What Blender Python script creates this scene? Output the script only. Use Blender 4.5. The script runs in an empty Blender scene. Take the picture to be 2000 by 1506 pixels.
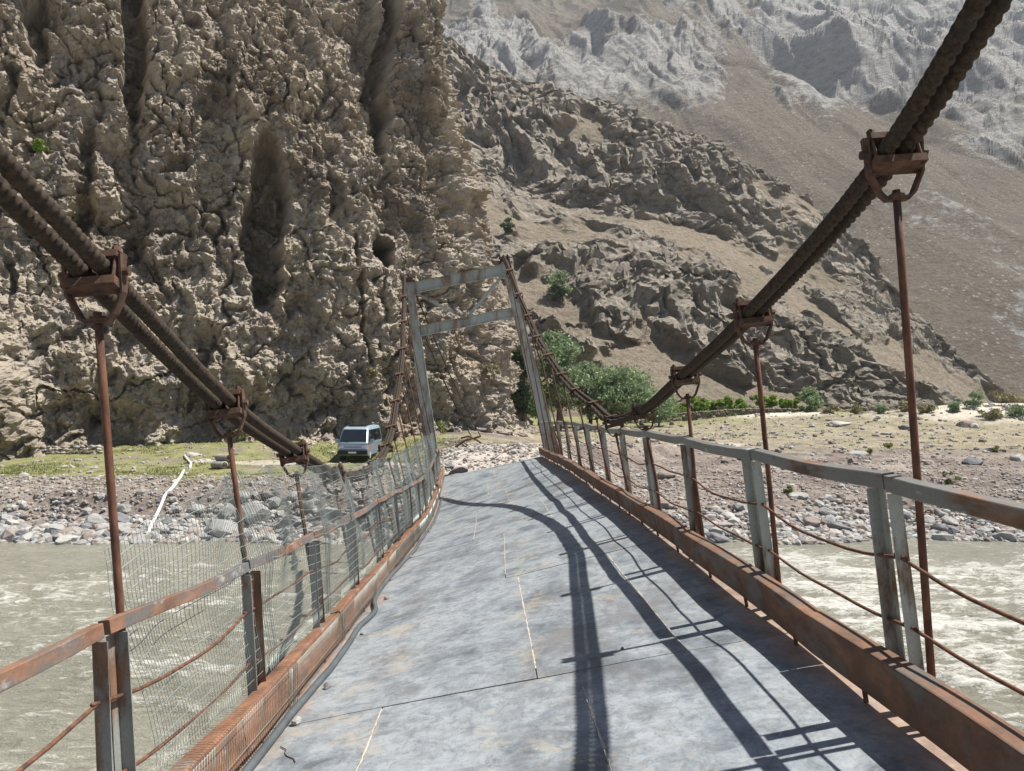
import bpy, math, random
import numpy as np
from mathutils import Vector, Matrix

S = bpy.context.scene
COL = S.collection
random.seed(7)

# ------------------------------------------------------------------ camera, sky, sun, exposure
FPX = 1450.0                       # focal length in photograph pixels (2000 x 1506)
PITCH = math.atan(32 / FPX)        # the camera looks up a touch: the horizon is at row 785
cam = bpy.data.cameras.new('camera')
cam.sensor_width = 36.0
cam.lens = 36.0 * FPX / 2000.0
cam.clip_start = 0.05
cam.clip_end = 6000
cam_o = bpy.data.objects.new('camera', cam)
COL.objects.link(cam_o)
cam_o.location = (0, 0, 0)
cam_o.rotation_euler = (math.radians(90) + PITCH, 0, 0)
S.camera = cam_o

SUN_EL, SUN_AZ = math.radians(63.5), math.radians(85)     # azimuth from +Y towards +X
SUN = Vector((math.sin(SUN_AZ) * math.cos(SUN_EL), math.cos(SUN_AZ) * math.cos(SUN_EL), math.sin(SUN_EL)))
W = bpy.data.worlds.new('World')
S.world = W
W.use_nodes = True
wn = W.node_tree.nodes
bg = wn['Background']
sky = wn.new('ShaderNodeTexSky')
sky.sky_type = 'NISHITA'
sky.sun_disc = False
sky.sun_elevation = SUN_EL
sky.sun_rotation = SUN_AZ
sky.altitude = 2600
W.node_tree.links.new(sky.outputs[0], bg.inputs[0])
bg.inputs[1].default_value = 0.05
sl = bpy.data.lights.new('sun', 'SUN')
sl.energy = 5.0
sl.angle = math.radians(0.53)
sl.color = (1.0, 0.955, 0.88)
so = bpy.data.objects.new('sun', sl)
COL.objects.link(so)
so.location = (60, 10, 90)
so.rotation_euler = (-SUN).to_track_quat('-Z', 'Y').to_euler()
S.view_settings.view_transform = 'Standard'
S.view_settings.look = 'None'
S.view_settings.exposure = 0.88
S.view_settings.gamma = 1.0
S.render.engine = 'CYCLES'
S.cycles.max_bounces = 6
S.cycles.volume_bounces = 0
S.cycles.transparent_max_bounces = 8

# ------------------------------------------------------------------ geometry helpers
CP, SP = math.cos(PITCH), math.sin(PITCH)


def ray(px, py):
    x, zc = (px - 1000) / FPX, -(py - 753) / FPX
    return Vector((x, CP - SP * zc, SP + CP * zc))


def P(px, py, Y):
    """The point at distance Y along the bridge in the direction of a photograph pixel."""
    d = ray(px, py)
    return d * (Y / d.y)


def project(V):
    """Photograph pixel of world points (n,3)."""
    f = V[:, 1] * CP + V[:, 2] * SP
    u = -V[:, 1] * SP + V[:, 2] * CP
    f = np.maximum(f, 0.1)
    return 1000 + FPX * V[:, 0] / f, 753 - FPX * u / f


def tagged(o, label=None, cat=None, group=None, kind=None):
    if label: o['label'] = label
    if cat: o['category'] = cat
    if group: o['group'] = group
    if kind: o['kind'] = kind
    return o


def world_loc(o):
    v = Vector((0, 0, 0))
    while o is not None:
        v += o.location
        o = o.parent
    return v


def empty(name, loc=(0, 0, 0), rotz=0.0, parent=None):
    o = bpy.data.objects.new(name, None)
    o.empty_display_size = 0.3
    o.location = loc
    o.rotation_euler = (0, 0, rotz)
    if parent is not None:
        o.parent = parent
        o.location = Vector(loc) - world_loc(parent)
    COL.objects.link(o)
    return o


def add_obj(name, me, parent=None, local=False):
    o = bpy.data.objects.new(name, me)
    if parent is not None:
        o.parent = parent
        if not local:
            o.location = -world_loc(parent)
    COL.objects.link(o)
    return o


def np_mesh(name, V, Fc, mat=None, smooth=False, attrs=None):
    """Mesh from numpy arrays; every face has the same number of corners."""
    me = bpy.data.meshes.new(name)
    V = np.ascontiguousarray(V, dtype=np.float32)
    Fc = np.ascontiguousarray(Fc, dtype=np.int32)
    m, k = Fc.shape
    me.vertices.add(len(V))
    me.vertices.foreach_set('co', V.ravel())
    me.loops.add(m * k)
    me.loops.foreach_set('vertex_index', Fc.ravel())
    me.polygons.add(m)
    me.polygons.foreach_set('loop_start', np.arange(0, m * k, k, dtype=np.int32))
    me.polygons.foreach_set('use_smooth', np.full(m, smooth, dtype=bool))
    me.update(calc_edges=True)
    if attrs:
        for n, a in attrs.items():
            me.attributes.new(n, 'FLOAT', 'POINT').data.foreach_set('value', np.ascontiguousarray(a, dtype=np.float32).ravel())
    if mat: me.materials.append(mat)
    return me


def grid_faces(r, c):
    i = np.arange(r * c).reshape(r, c)
    return np.stack([i[:-1, :-1], i[:-1, 1:], i[1:, 1:], i[1:, :-1]], -1).reshape(-1, 4)


class MB:
    """Collects the pieces of one part and links them as one mesh."""
    def __init__(self):
        self.v, self.f = [], []

    def box(self, c, ax, ay, az):
        c, ax, ay, az = Vector(c), Vector(ax), Vector(ay), Vector(az)
        n = len(self.v)
        for sx, sy, sz in ((-1, -1, -1), (1, -1, -1), (1, 1, -1), (-1, 1, -1), (-1, -1, 1), (1, -1, 1), (1, 1, 1), (-1, 1, 1)):
            self.v.append(tuple(c + ax * sx + ay * sy + az * sz))
        for q in ((0, 3, 2, 1), (4, 5, 6, 7), (0, 1, 5, 4), (1, 2, 6, 5), (2, 3, 7, 6), (3, 0, 4, 7)):
            self.f.append(tuple(n + i for i in q))
        return self

    def bar(self, p0, p1, w, h, up=(0, 0, 1)):
        p0, p1 = Vector(p0), Vector(p1)
        d = p1 - p0
        t = d.normalized()
        s = t.cross(Vector(up)).normalized()
        u = s.cross(t)
        return self.box((p0 + p1) / 2, d / 2, s * w / 2, u * h / 2)

    def taper(self, p0, p1, w0, h0, w1, h1, side):
        p0, p1 = Vector(p0), Vector(p1)
        t = (p1 - p0).normalized()
        s = Vector(side)
        s = (s - t * s.dot(t)).normalized()
        u = s.cross(t)
        n = len(self.v)
        for p, w, h in ((p0, w0, h0), (p1, w1, h1)):
            for a, b in ((-1, -1), (1, -1), (1, 1), (-1, 1)):
                self.v.append(tuple(p + s * a * w / 2 + u * b * h / 2))
        for q in ((0, 1, 2, 3), (7, 6, 5, 4), (0, 4, 5, 1), (1, 5, 6, 2), (2, 6, 7, 3), (3, 7, 4, 0)):
            self.f.append(tuple(n + i for i in q))
        return self

    def tube(self, path, r, n=8, caps=True):
        path = [Vector(p) for p in path]
        base = len(self.v)
        rr = r if isinstance(r, (list, tuple)) else [r] * len(path)
        s = None
        for i, p in enumerate(path):
            t = (path[min(i + 1, len(path) - 1)] - path[max(i - 1, 0)]).normalized()
            if s is None:
                s = t.cross(Vector((0, 0, 1)) if abs(t.z) < .9 else Vector((1, 0, 0))).normalized()
            s = (s - t * s.dot(t)).normalized()
            u = t.cross(s)
            for k in range(n):
                a = 2 * math.pi * k / n
                self.v.append(tuple(p + (s * math.cos(a) + u * math.sin(a)) * rr[i]))
        for i in range(len(path) - 1):
            for k in range(n):
                a, b = base + i * n + k, base + i * n + (k + 1) % n
                self.f.append((a, b, b + n, a + n))
        if caps:
            self.f.append(tuple(base + k for k in range(n))[::-1])
            e = base + (len(path) - 1) * n
            self.f.append(tuple(e + k for k in range(n)))
        return self

    def sweep(self, path, prof, sides, ups):
        """Sweep a closed profile of (side, up) offsets along a path."""
        base, n = len(self.v), len(prof)
        for p, s, u in zip(path, sides, ups):
            for a, b in prof:
                self.v.append(tuple(Vector(p) + Vector(s) * a + Vector(u) * b))
        for i in range(len(path) - 1):
            for k in range(n):
                a, b = base + i * n + k, base + i * n + (k + 1) % n
                self.f.append((a, b, b + n, a + n))
        self.f.append(tuple(base + k for k in range(n))[::-1])
        e = base + (len(path) - 1) * n
        self.f.append(tuple(e + k for k in range(n)))
        return self

    def build(self, name, mat, parent=None, smooth=False, local=False):
        me = bpy.data.meshes.new(name)
        me.from_pydata(self.v, [], self.f)
        me.materials.append(mat)
        if smooth:
            me.polygons.foreach_set('use_smooth', [True] * len(me.polygons))
        me.update()
        return add_obj(name, me, parent, local)


def spline(xs, ys):
    """Smooth interpolation through the points (Catmull-Rom over uneven knots)."""
    xs, ys = np.array(xs, float), np.array(ys, float)
    m = np.gradient(ys, xs)

    def f(x):
        x = np.asarray(x, float)
        i = np.clip(np.searchsorted(xs, x) - 1, 0, len(xs) - 2)
        h = xs[i + 1] - xs[i]
        t = np.clip((x - xs[i]) / h, -0.6, 1.6)
        t2, t3 = t * t, t * t * t
        return (2*t3 - 3*t2 + 1) * ys[i] + (t3 - 2*t2 + t) * h * m[i] + (-2*t3 + 3*t2) * ys[i + 1] + (t3 - t2) * h * m[i + 1]
    return f


# ------------------------------------------------------------------ noise (numpy)
_rng = np.random.default_rng(11)
_perm = _rng.permutation(256).astype(np.int32)
_perm = np.concatenate([_perm, _perm, _perm])
_g = _rng.normal(size=(256, 3)).astype(np.float32)
_g /= np.linalg.norm(_g, axis=1, keepdims=True)


def perlin(p, seed=0):
    p = np.asarray(p, np.float32) + np.float32(seed * 17.31)
    i = np.floor(p).astype(np.int32)
    f = p - i
    w = f * f * f * (f * (f * 6 - 15) + 10)
    i &= 255
    out = np.zeros(len(p), np.float32)
    for dx in (0, 1):
        wx = w[:, 0] if dx else 1 - w[:, 0]
        a = _perm[i[:, 0] + dx]
        for dy in (0, 1):
            wy = wx * (w[:, 1] if dy else 1 - w[:, 1])
            b = _perm[a + ((i[:, 1] + dy) & 255)]
            for dz in (0, 1):
                g = _g[_perm[b + ((i[:, 2] + dz) & 255)]]
                d = g[:, 0] * (f[:, 0] - dx) + g[:, 1] * (f[:, 1] - dy) + g[:, 2] * (f[:, 2] - dz)
                out += wy * (w[:, 2] if dz else 1 - w[:, 2]) * d
    return out * 1.5


def fbm(p, oct=4, seed=0, gain=.5, lac=2.03):
    a, o = 1.0, 0
    p = np.asarray(p, np.float32)
    for k in range(oct):
        o = o + a * perlin(p, seed + k)
        p = p * np.float32(lac)
        a *= gain
    return o


def ridged(p, oct=4, seed=0, gain=.5, lac=2.07):
    a, o, n = 1.0, 0, 0
    p = np.asarray(p, np.float32)
    for k in range(oct):
        o = o + a * (1 - 2 * np.abs(perlin(p, seed + k)))
        n += a
        p = p * np.float32(lac)
        a *= gain
    return o / n


_jit = _rng.random((256, 3)).astype(np.float32)


def worley(p, seed=0):
    p = np.asarray(p, np.float32) + np.float32(seed * 9.7)
    i = np.floor(p).astype(np.int32)
    f = p - i
    f1 = np.full(len(p), 9., np.float32)
    f2 = f1.copy()
    for dx in (-1, 0, 1):
        a = _perm[(i[:, 0] + dx) & 255]
        for dy in (-1, 0, 1):
            b = _perm[a + ((i[:, 1] + dy) & 255)]
            for dz in (-1, 0, 1):
                h = _perm[b + ((i[:, 2] + dz) & 255)]
                j = _jit[h]
                d = (j[:, 0] + dx - f[:, 0])**2 + (j[:, 1] + dy - f[:, 1])**2 + (j[:, 2] + dz - f[:, 2])**2
                f2 = np.minimum(f2, np.maximum(d, f1))
                f1 = np.minimum(f1, d)
    return np.sqrt(f1), np.sqrt(f2)


def sstep(a, b, x):
    t = np.clip((x - a) / (b - a), 0, 1)
    return t * t * (3 - 2 * t)


# ------------------------------------------------------------------ materials
def new_mat(name):
    m = bpy.data.materials.new(name)
    m.use_nodes = True
    nt = m.node_tree
    b = nt.nodes['Principled BSDF']
    return m, nt, b


class N:
    """Small node-graph helper."""
    def __init__(self, nt):
        self.nt = nt
        self.tc = None

    def node(self, t, **kw):
        n = self.nt.nodes.new(t)
        for k, v in kw.items():
            setattr(n, k, v)
        return n

    def link(self, a, b):
        self.nt.links.new(a, b)

    def coord(self, scale=(1, 1, 1), rot=(0, 0, 0)):
        if self.tc is None:
            self.tc = self.node('ShaderNodeTexCoord')
        mp = self.node('ShaderNodeMapping')
        mp.inputs['Scale'].default_value = scale
        mp.inputs['Rotation'].default_value = rot
        self.link(self.tc.outputs['Object'], mp.inputs[0])
        return mp.outputs[0]

    def noise(self, scale, detail=4, rough=.55, co=None, dist=0.0):
        n = self.node('ShaderNodeTexNoise')
        n.inputs['Scale'].default_value = scale
        n.inputs['Detail'].default_value = detail
        n.inputs['Roughness'].default_value = rough
        n.inputs['Distortion'].default_value = dist
        self.link(co if co is not None else self.coord(), n.inputs['Vector'])
        return n.outputs['Fac']

    def voro(self, scale, co=None, feature='F1'):
        n = self.node('ShaderNodeTexVoronoi', feature=feature)
        n.inputs['Scale'].default_value = scale
        self.link(co if co is not None else self.coord(), n.inputs['Vector'])
        return n

    def ramp(self, fac, stops):
        r = self.node('ShaderNodeValToRGB')
        e = r.color_ramp.elements
        while len(e) < len(stops):
            e.new(0.5)
        for x, (p, c) in zip(e, stops):
            x.position = p
            x.color = (c, c, c, 1) if isinstance(c, (int, float)) else (*c, 1)
        self.link(fac, r.inputs[0])
        return r.outputs[0]

    def mix(self, fac, a, b, mode='MIX'):
        m = self.node('ShaderNodeMix', data_type='RGBA', blend_type=mode)
        for s, v in ((m.inputs[0], fac), (m.inputs[6], a), (m.inputs[7], b)):
            if isinstance(v, (int, float)):
                s.default_value = v
            elif isinstance(v, tuple):
                s.default_value = (*v, 1)
            else:
                self.link(v, s)
        return m.outputs[2]

    def math(self, op, a, b=0.0):
        m = self.node('ShaderNodeMath', operation=op)
        for s, v in ((m.inputs[0], a), (m.inputs[1], b)):
            if isinstance(v, (int, float)):
                s.default_value = v
            else:
                self.link(v, s)
        return m.outputs[0]

    def attr(self, name):
        return self.node('ShaderNodeAttribute', attribute_name=name).outputs['Fac']

    def bump(self, h, strength, dist, bsdf):
        b = self.node('ShaderNodeBump')
        b.inputs['Strength'].default_value = strength
        b.inputs['Distance'].default_value = dist
        self.link(h, b.inputs['Height'])
        self.link(b.outputs[0], bsdf.inputs['Normal'])


def mat_rock(name, stops, scale, bump=.6, dist=.05, spot=None, rough=.95, stain=None, fine=14):
    m, nt, b = new_mat(name)
    n = N(nt)
    c = n.ramp(n.noise(scale, 6, .62), stops)
    f = n.noise(scale * fine, 6, .75)
    c = n.mix(.55, c, n.ramp(f, [(.25, .55), (.5, 1.0), (.8, 1.35)]), 'MULTIPLY')
    if spot:
        c = n.mix(n.ramp(n.noise(scale * 2.7, 5, .6), [(.54, 0.), (.66, 1.)]), c, spot)
    if stain:
        c = n.mix(n.ramp(n.noise(scale * 1.1, 4, .6, n.coord((1.6, 1.6, .35))), [(.52, 0.), (.68, .8)]), c, stain)
    n.link(c, b.inputs['Base Color'])
    b.inputs['Roughness'].default_value = rough
    b.inputs['Specular IOR Level'].default_value = .25
    n.bump(f, bump, dist, b)
    return m


def mat_metal(name, base, rust, dark, amount=.5, scale=6., rough=.6, streak=(1, 1, 1), metallic=.0, spec=.4, pale=None):
    """Weathered steel: a base coat broken by rust and grime."""
    m, nt, b = new_mat(name)
    n = N(nt)
    co = n.coord(streak)
    a = n.noise(scale, 7, .68, co)
    r = n.ramp(a, [(max(0, .62 - amount * .45), 0.), (max(.02, .72 - amount * .45), 1.)])
    c = n.mix(n.ramp(n.noise(scale * .6, 5, .6, co), [(.35, 0.), (.7, 1.)]), base, tuple(x * .72 for x in base))
    rc = n.ramp(n.noise(scale * 2.3, 5, .65, co), [(.3, dark), (.52, rust), (.75, tuple(min(1, x * 1.5) for x in rust))])
    c = n.mix(r, c, rc)
    if pale:
        c = n.mix(n.ramp(n.noise(scale * 1.7, 6, .7, co), [(.6, 0.), (.68, .8)]), c, pale)
    f = n.noise(scale * 16, 4, .7)
    c = n.mix(.4, c, n.ramp(f, [(.3, .6), (.55, 1.0), (.8, 1.3)]), 'MULTIPLY')
    n.link(c, b.inputs['Base Color'])
    n.link(n.ramp(r, [(0., rough), (1., min(1., rough + .25))]), b.inputs['Roughness'])
    b.inputs['Metallic'].default_value = metallic
    b.inputs['Specular IOR Level'].default_value = spec
    n.bump(f, .35, .004, b)
    return m


def mat_leaf(name, c0, c1, scale=1.5, trans=.25):
    m, nt, b = new_mat(name)
    n = N(nt)
    c = n.mix(n.ramp(n.noise(scale, 4, .6), [(.3, 0.), (.7, 1.)]), c0, c1)
    n.link(c, b.inputs['Base Color'])
    b.inputs['Roughness'].default_value = .6
    b.inputs['Specular IOR Level'].default_value = .25
    t = n.node('ShaderNodeBsdfTranslucent')
    n.link(c, t.inputs[0])
    mx = n.node('ShaderNodeMixShader')
    mx.inputs[0].default_value = trans
    n.link(b.outputs[0], mx.inputs[1])
    n.link(t.outputs[0], mx.inputs[2])
    n.link(mx.outputs[0], nt.nodes['Material Output'].inputs[0])
    return m


def mat_plain(name, col, rough=.5, metallic=0., spec=.5, var=.25, scale=8.):
    m, nt, b = new_mat(name)
    n = N(nt)
    c = n.mix(n.ramp(n.noise(scale, 5, .6), [(.3, 0.), (.7, 1.)]), col, tuple(x * (1 - var) for x in col))
    n.link(c, b.inputs['Base Color'])
    b.inputs['Roughness'].default_value = rough
    b.inputs['Metallic'].default_value = metallic
    b.inputs['Specular IOR Level'].default_value = spec
    return m


M = {}
M['cliff'] = mat_rock('conglomerate', [(.36, (.30, .25, .20)), (.44, (.46, .395, .315)), (.52, (.60, .525, .425)), (.58, (.46, .40, .34)), (.66, (.55, .46, .35))], .12, 1.0, .30, (.40, .36, .325), .95, (.34, .265, .19), 60)
M['stone'] = mat_rock('river_stone_grey', [(.3, (.22, .22, .215)), (.5, (.34, .335, .32)), (.7, (.27, .265, .26))], 1.4, .6, .03)
M['stone_pale'] = mat_rock('river_stone_pale', [(.3, (.30, .29, .27)), (.5, (.41, .40, .37)), (.7, (.35, .34, .32))], 1.2, .4, .02)
M['stone_brown'] = mat_rock('river_stone_brown', [(.3, (.17, .14, .125)), (.5, (.25, .21, .185)), (.7, (.21, .175, .16))], 1.3, .4, .02)
M['stone_dark'] = mat_rock('river_stone_dark', [(.3, (.10, .10, .11)), (.5, (.17, .17, .18)), (.7, (.22, .21, .21))], 1.3, .4, .02)
M['rubble'] = mat_rock('rubble_mix', [(.25, (.17, .14, .125)), (.42, (.27, .23, .21)), (.55, (.36, .33, .30)), (.7, (.23, .195, .18))], 1.9, .4, .02)
M['rope'] = mat_metal('wire_rope', (.038, .031, .025), (.060, .043, .031), (.018, .0145, .012), .5, 14., .75, spec=.22, pale=(.095, .077, .058))
M['rust'] = mat_metal('rusty_steel', (.066, .042, .032), (.115, .062, .040), (.034, .023, .018), .6, 7., .7)
M['rust_rod'] = mat_metal('rusty_rod', (.075, .036, .026), (.14, .062, .036), (.034, .02, .016), .6, 9., .6, (1, 1, .35))
M['kerb_red'] = mat_metal('rusty_channel', (.25, .225, .20), (.245, .125, .075), (.135, .08, .055), .64, 3.2, .62, (1, .6, 1), pale=(.36, .31, .25))
M['kerb_brown'] = mat_metal('brown_channel', (.165, .14, .118), (.185, .10, .062), (.10, .066, .048), .50, 3.2, .6, (1, .6, 1))
M['paint'] = mat_metal('worn_green_paint', (.43, .435, .38), (.20, .12, .07), (.09, .06, .045), .30, 4.5, .55, (1, 1, .3))
M['paint_rail'] = mat_metal('worn_rail_paint', (.20, .20, .185), (.19, .10, .055), (.07, .05, .04), .22, 4., .45, (1, .3, 1), pale=(.42, .44, .44))
M['rail_rusty'] = mat_metal('rusty_rail', (.15, .145, .14), (.22, .115, .07), (.085, .055, .042), .34, 3.4, .55, (1, .4, 1), pale=(.46, .47, .46))
M['post_rusty'] = mat_metal('rusty_post_paint', (.30, .31, .285), (.20, .115, .07), (.09, .058, .042), .34, 4.5, .55, (1, 1, .3))
M['tower'] = mat_metal('tower_paint', (.38, .405, .365), (.22, .145, .10), (.13, .09, .07), .31, 1.6, .5, (1, 1, .3), pale=(.50, .51, .49))
M['wire'] = mat_plain('galvanised_wire', (.44, .48, .45), .5, .5, .5, .4, 3.)
M['weld'] = mat_rock('weld_grit', [(.3, (.38, .31, .24)), (.6, (.50, .44, .36))], 9., .5, .01)
M['conduit'] = mat_plain('grey_conduit', (.10, .115, .125), .55, 0, .4, .35, 5.)
M['hose'] = mat_plain('white_hose', (.72, .72, .70), .5, 0, .4, .15, 3.)
M['concrete'] = mat_rock('concrete_pipe', [(.3, (.24, .22, .19)), (.7, (.36, .33, .29))], 2., .4, .02)
M['bark'] = mat_rock('bark', [(.3, (.10, .075, .055)), (.7, (.19, .15, .11))], 3., .6, .03)
M['leaf_dark'] = mat_leaf('leaf_dark', (.065, .10, .05), (.12, .165, .08), .9)
M['leaf_grey'] = mat_leaf('leaf_grey_green', (.17, .235, .125), (.28, .36, .20), .7, .3)
M['leaf_lime'] = mat_leaf('leaf_lime', (.15, .25, .04), (.31, .40, .075), .8, .35)
M['leaf_dry'] = mat_leaf('leaf_dry', (.20, .19, .10), (.33, .29, .16), .8, .2)
M['grass'] = mat_leaf('grass_blade', (.15, .185, .06), (.29, .285, .125), .35, .3)

# ------------------------------------------------------------------ far bank, as a height function
WL = -4.8                                   # water level
_fL = spline([14, 20, 24, 25, 27.2, 27.75, 28.3, 33, 38.5, 43, 48, 60, 130], [-7, -6.3, -5.2, -4.85, -4.0, -3.45, -3.32, -3.12, -2.95, -2.6, -2.2, -1.9, -1.5])
_fR = spline([14, 20, 24, 25.7, 28.2, 31.6, 39, 48.6, 58, 74, 95, 130], [-7, -6.3, -5.5, -4.85, -3.95, -3.55, -3.1, -2.85, -2.6, -2.3, -1.7, -1.0])


def H(x, y, detail=True):
    x, y = np.atleast_1d(np.asarray(x, float)), np.atleast_1d(np.asarray(y, float))
    p = np.stack([x, y, np.zeros_like(x)], -1)
    j = perlin(p * np.array([.16, .05, 1]), 3) * 1.0 + perlin(p * np.array([.6, .2, 1]), 4) * .3
    w = sstep(-3.0, 3.5, x)
    near = np.clip((36 - y) / 6, 0, 1)
    h = _fL(y + j * near) * (1 - w) + _fR(y + j * near) * w
    xc = np.interp(y, [24, 27, 34, 42, 50, 58, 70], [-.75, -.75, .1, 6, 14, 27, 50])
    zr = np.interp(y, [24, 26.2, 26.9, 27.4, 30, 36, 42, 50, 90], [-5.6, -3.6, -2.72, -2.5, -2.05, -2.05, -2.5, -2.95, -3.2])
    d = np.abs(x - xc)
    h = np.maximum(h, zr - np.maximum(0, d - 2.5) * .62)
    h = h - 1.0 * np.exp(-((x + 9.0) / 4.2)**2 - ((y - 42.5) / 3.6)**2)
    # sandy bank far to the right
    h = h + 2.3 * np.exp(-((x - 45) / 15)**2 - ((y - 68) / 7)**2) + 1.0 * np.exp(-((x - 26) / 8)**2 - ((y - 74) / 4)**2)
    if detail:
        h = h + .10 * fbm(p * .45, 3, 6) + .05 * fbm(p * 1.7, 3, 7) * sstep(24, 27, y)
    return h


def hit(px, py, y0=8.0, y1=110.0):
    """Where the ray of a photograph pixel meets the far bank."""
    d = ray(px, py)
    ys = np.arange(y0, y1, .1)
    k = ys / d.y
    below = k * d.z <= np.maximum(H(k * d.x, ys, False), WL)
    i = int(np.argmax(below)) if below.any() else len(ys) - 1
    x, y = k[i] * d.x, ys[i]
    return Vector((float(x), float(y), float(max(H(x, y)[0], WL))))


def mat_ground():
    m, nt, b = new_mat('bank_ground')
    n = N(nt)
    soil = n.ramp(n.noise(.35, 6, .65), [(.36, (.115, .092, .08)), (.5, (.19, .158, .138)), (.62, (.255, .22, .19))])
    peb = n.voro(7.0)
    pc = n.ramp(peb.outputs['Color'], [(0., .62), (.5, 1.), (1., 1.5)])
    soil = n.mix(.7, soil, pc, 'MULTIPLY')
    road = n.mix(.5, (.40, .36, .32), n.ramp(n.voro(14.).outputs['Color'], [(0., .7), (1., 1.35)]), 'MULTIPLY')
    green = n.ramp(n.noise(1.3, 5, .7), [(.3, (.13, .145, .06)), (.5, (.20, .20, .09)), (.72, (.29, .25, .15))])
    dry = n.ramp(n.noise(.8, 6, .7), [(.36, (.165, .15, .095)), (.5, (.245, .215, .15)), (.64, (.32, .28, .215))])
    br = n.math('ADD', n.math('MULTIPLY', n.noise(2.2, 6, .75), .5), n.math('MULTIPLY', n.noise(.35, 5, .65), .5))
    sand = n.ramp(n.noise(.5, 4), [(.3, (.42, .38, .31)), (.7, (.52, .475, .40))])
    c = n.mix(n.ramp(n.math('ADD', n.attr('dry'), n.math('MULTIPLY', n.math('SUBTRACT', br, .5), 2.6)), [(.35, 0.), (.65, 1.)]), soil, dry)
    c = n.mix(n.ramp(n.math('ADD', n.attr('green'), n.math('MULTIPLY', n.math('SUBTRACT', br, .5), 1.4)), [(.35, 0.), (.65, 1.)]), c, green)
    c = n.mix(n.ramp(n.math('ADD', n.attr('road'), n.math('MULTIPLY', n.math('SUBTRACT', br, .5), .8)), [(.35, 0.), (.6, 1.)]), c, road)
    c = n.mix(n.ramp(n.math('ADD', n.attr('sand'), n.math('MULTIPLY', n.math('SUBTRACT', br, .5), .9)), [(.4, 0.), (.6, 1.)]), c, sand)
    n.link(c, b.inputs['Base Color'])
    b.inputs['Roughness'].default_value = .95
    b.inputs['Specular IOR Level'].default_value = .2
    n.bump(n.math('ADD', n.math('MULTIPLY', peb.outputs['Distance'], -.8), n.noise(9, 5, .7)), .7, .06, b)
    return m


def build_bank():
    ys = np.concatenate([np.linspace(18, 24, 10)[:-1], np.geomspace(24, 135, 330)])
    us = np.concatenate([np.linspace(-4, -1.05, 24)[:-1], np.linspace(-1.05, 1.05, 480), np.linspace(1.05, 4, 24)[1:]])
    U, Y = np.meshgrid(us, ys)
    X = U * (Y * .9 + 4)
    x, y = X.ravel(), Y.ravel()
    h = H(x, y)
    p = np.stack([x, y, np.zeros_like(x)], -1)
    nz = fbm(p * .25, 3, 21)
    w = sstep(-2, 2, x)
    rd = np.abs(x - np.interp(y, [24, 27, 34, 42, 50, 58, 70], [-.75, -.75, .1, 6, 14, 27, 50]))
    road = (1 - sstep(1.6, 3.0, rd)) * sstep(26, 27, y) * (1 - sstep(47, 53, y))
    vr = np.abs(y - np.interp(x, [-16, -8, -3, 0], [37.5, 37.8, 34, 31]))
    road = np.maximum(road, (1 - sstep(.8, 2., vr)) * (x > -16) * (x < 0) * .55)
    green = (1 - w) * sstep(28.6, 31, y + nz) * (.80 + nz * .5) * (1 - .55 * sstep(-8, -3, x))
    green = np.maximum(green, sstep(38, 41, y) * (1 - sstep(44, 50, y)) * sstep(-3, -1, x) * (1 - sstep(4, 7, x)) * .8)
    green = np.maximum(green, w * sstep(66, 74, y) * .75)
    dry = w * sstep(32, 54, y + 4 * nz) * .72 + (1 - w) * .3 * sstep(38, 44, y)
    sand = np.clip(1.3 * np.exp(-((x - 45) / 15)**2 - ((y - 66) / 7)**2) + 1.0 * np.exp(-((x - 26) / 8)**2 - ((y - 73) / 3)**2), 0, 1) * .62
    me = np_mesh('ground', np.stack([x, y, h], -1), grid_faces(len(ys), len(us)), mat_ground(), True, dict(green=green, dry=dry, road=road, sand=sand))
    tagged(add_obj('ground', me), kind='structure')
    mb = MB().box((0, 600, -40), (2500, 0, 0), (0, 1400, 0), (0, 0, 5))
    tagged(mb.build('valley_floor', M['rubble']), kind='structure')


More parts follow.
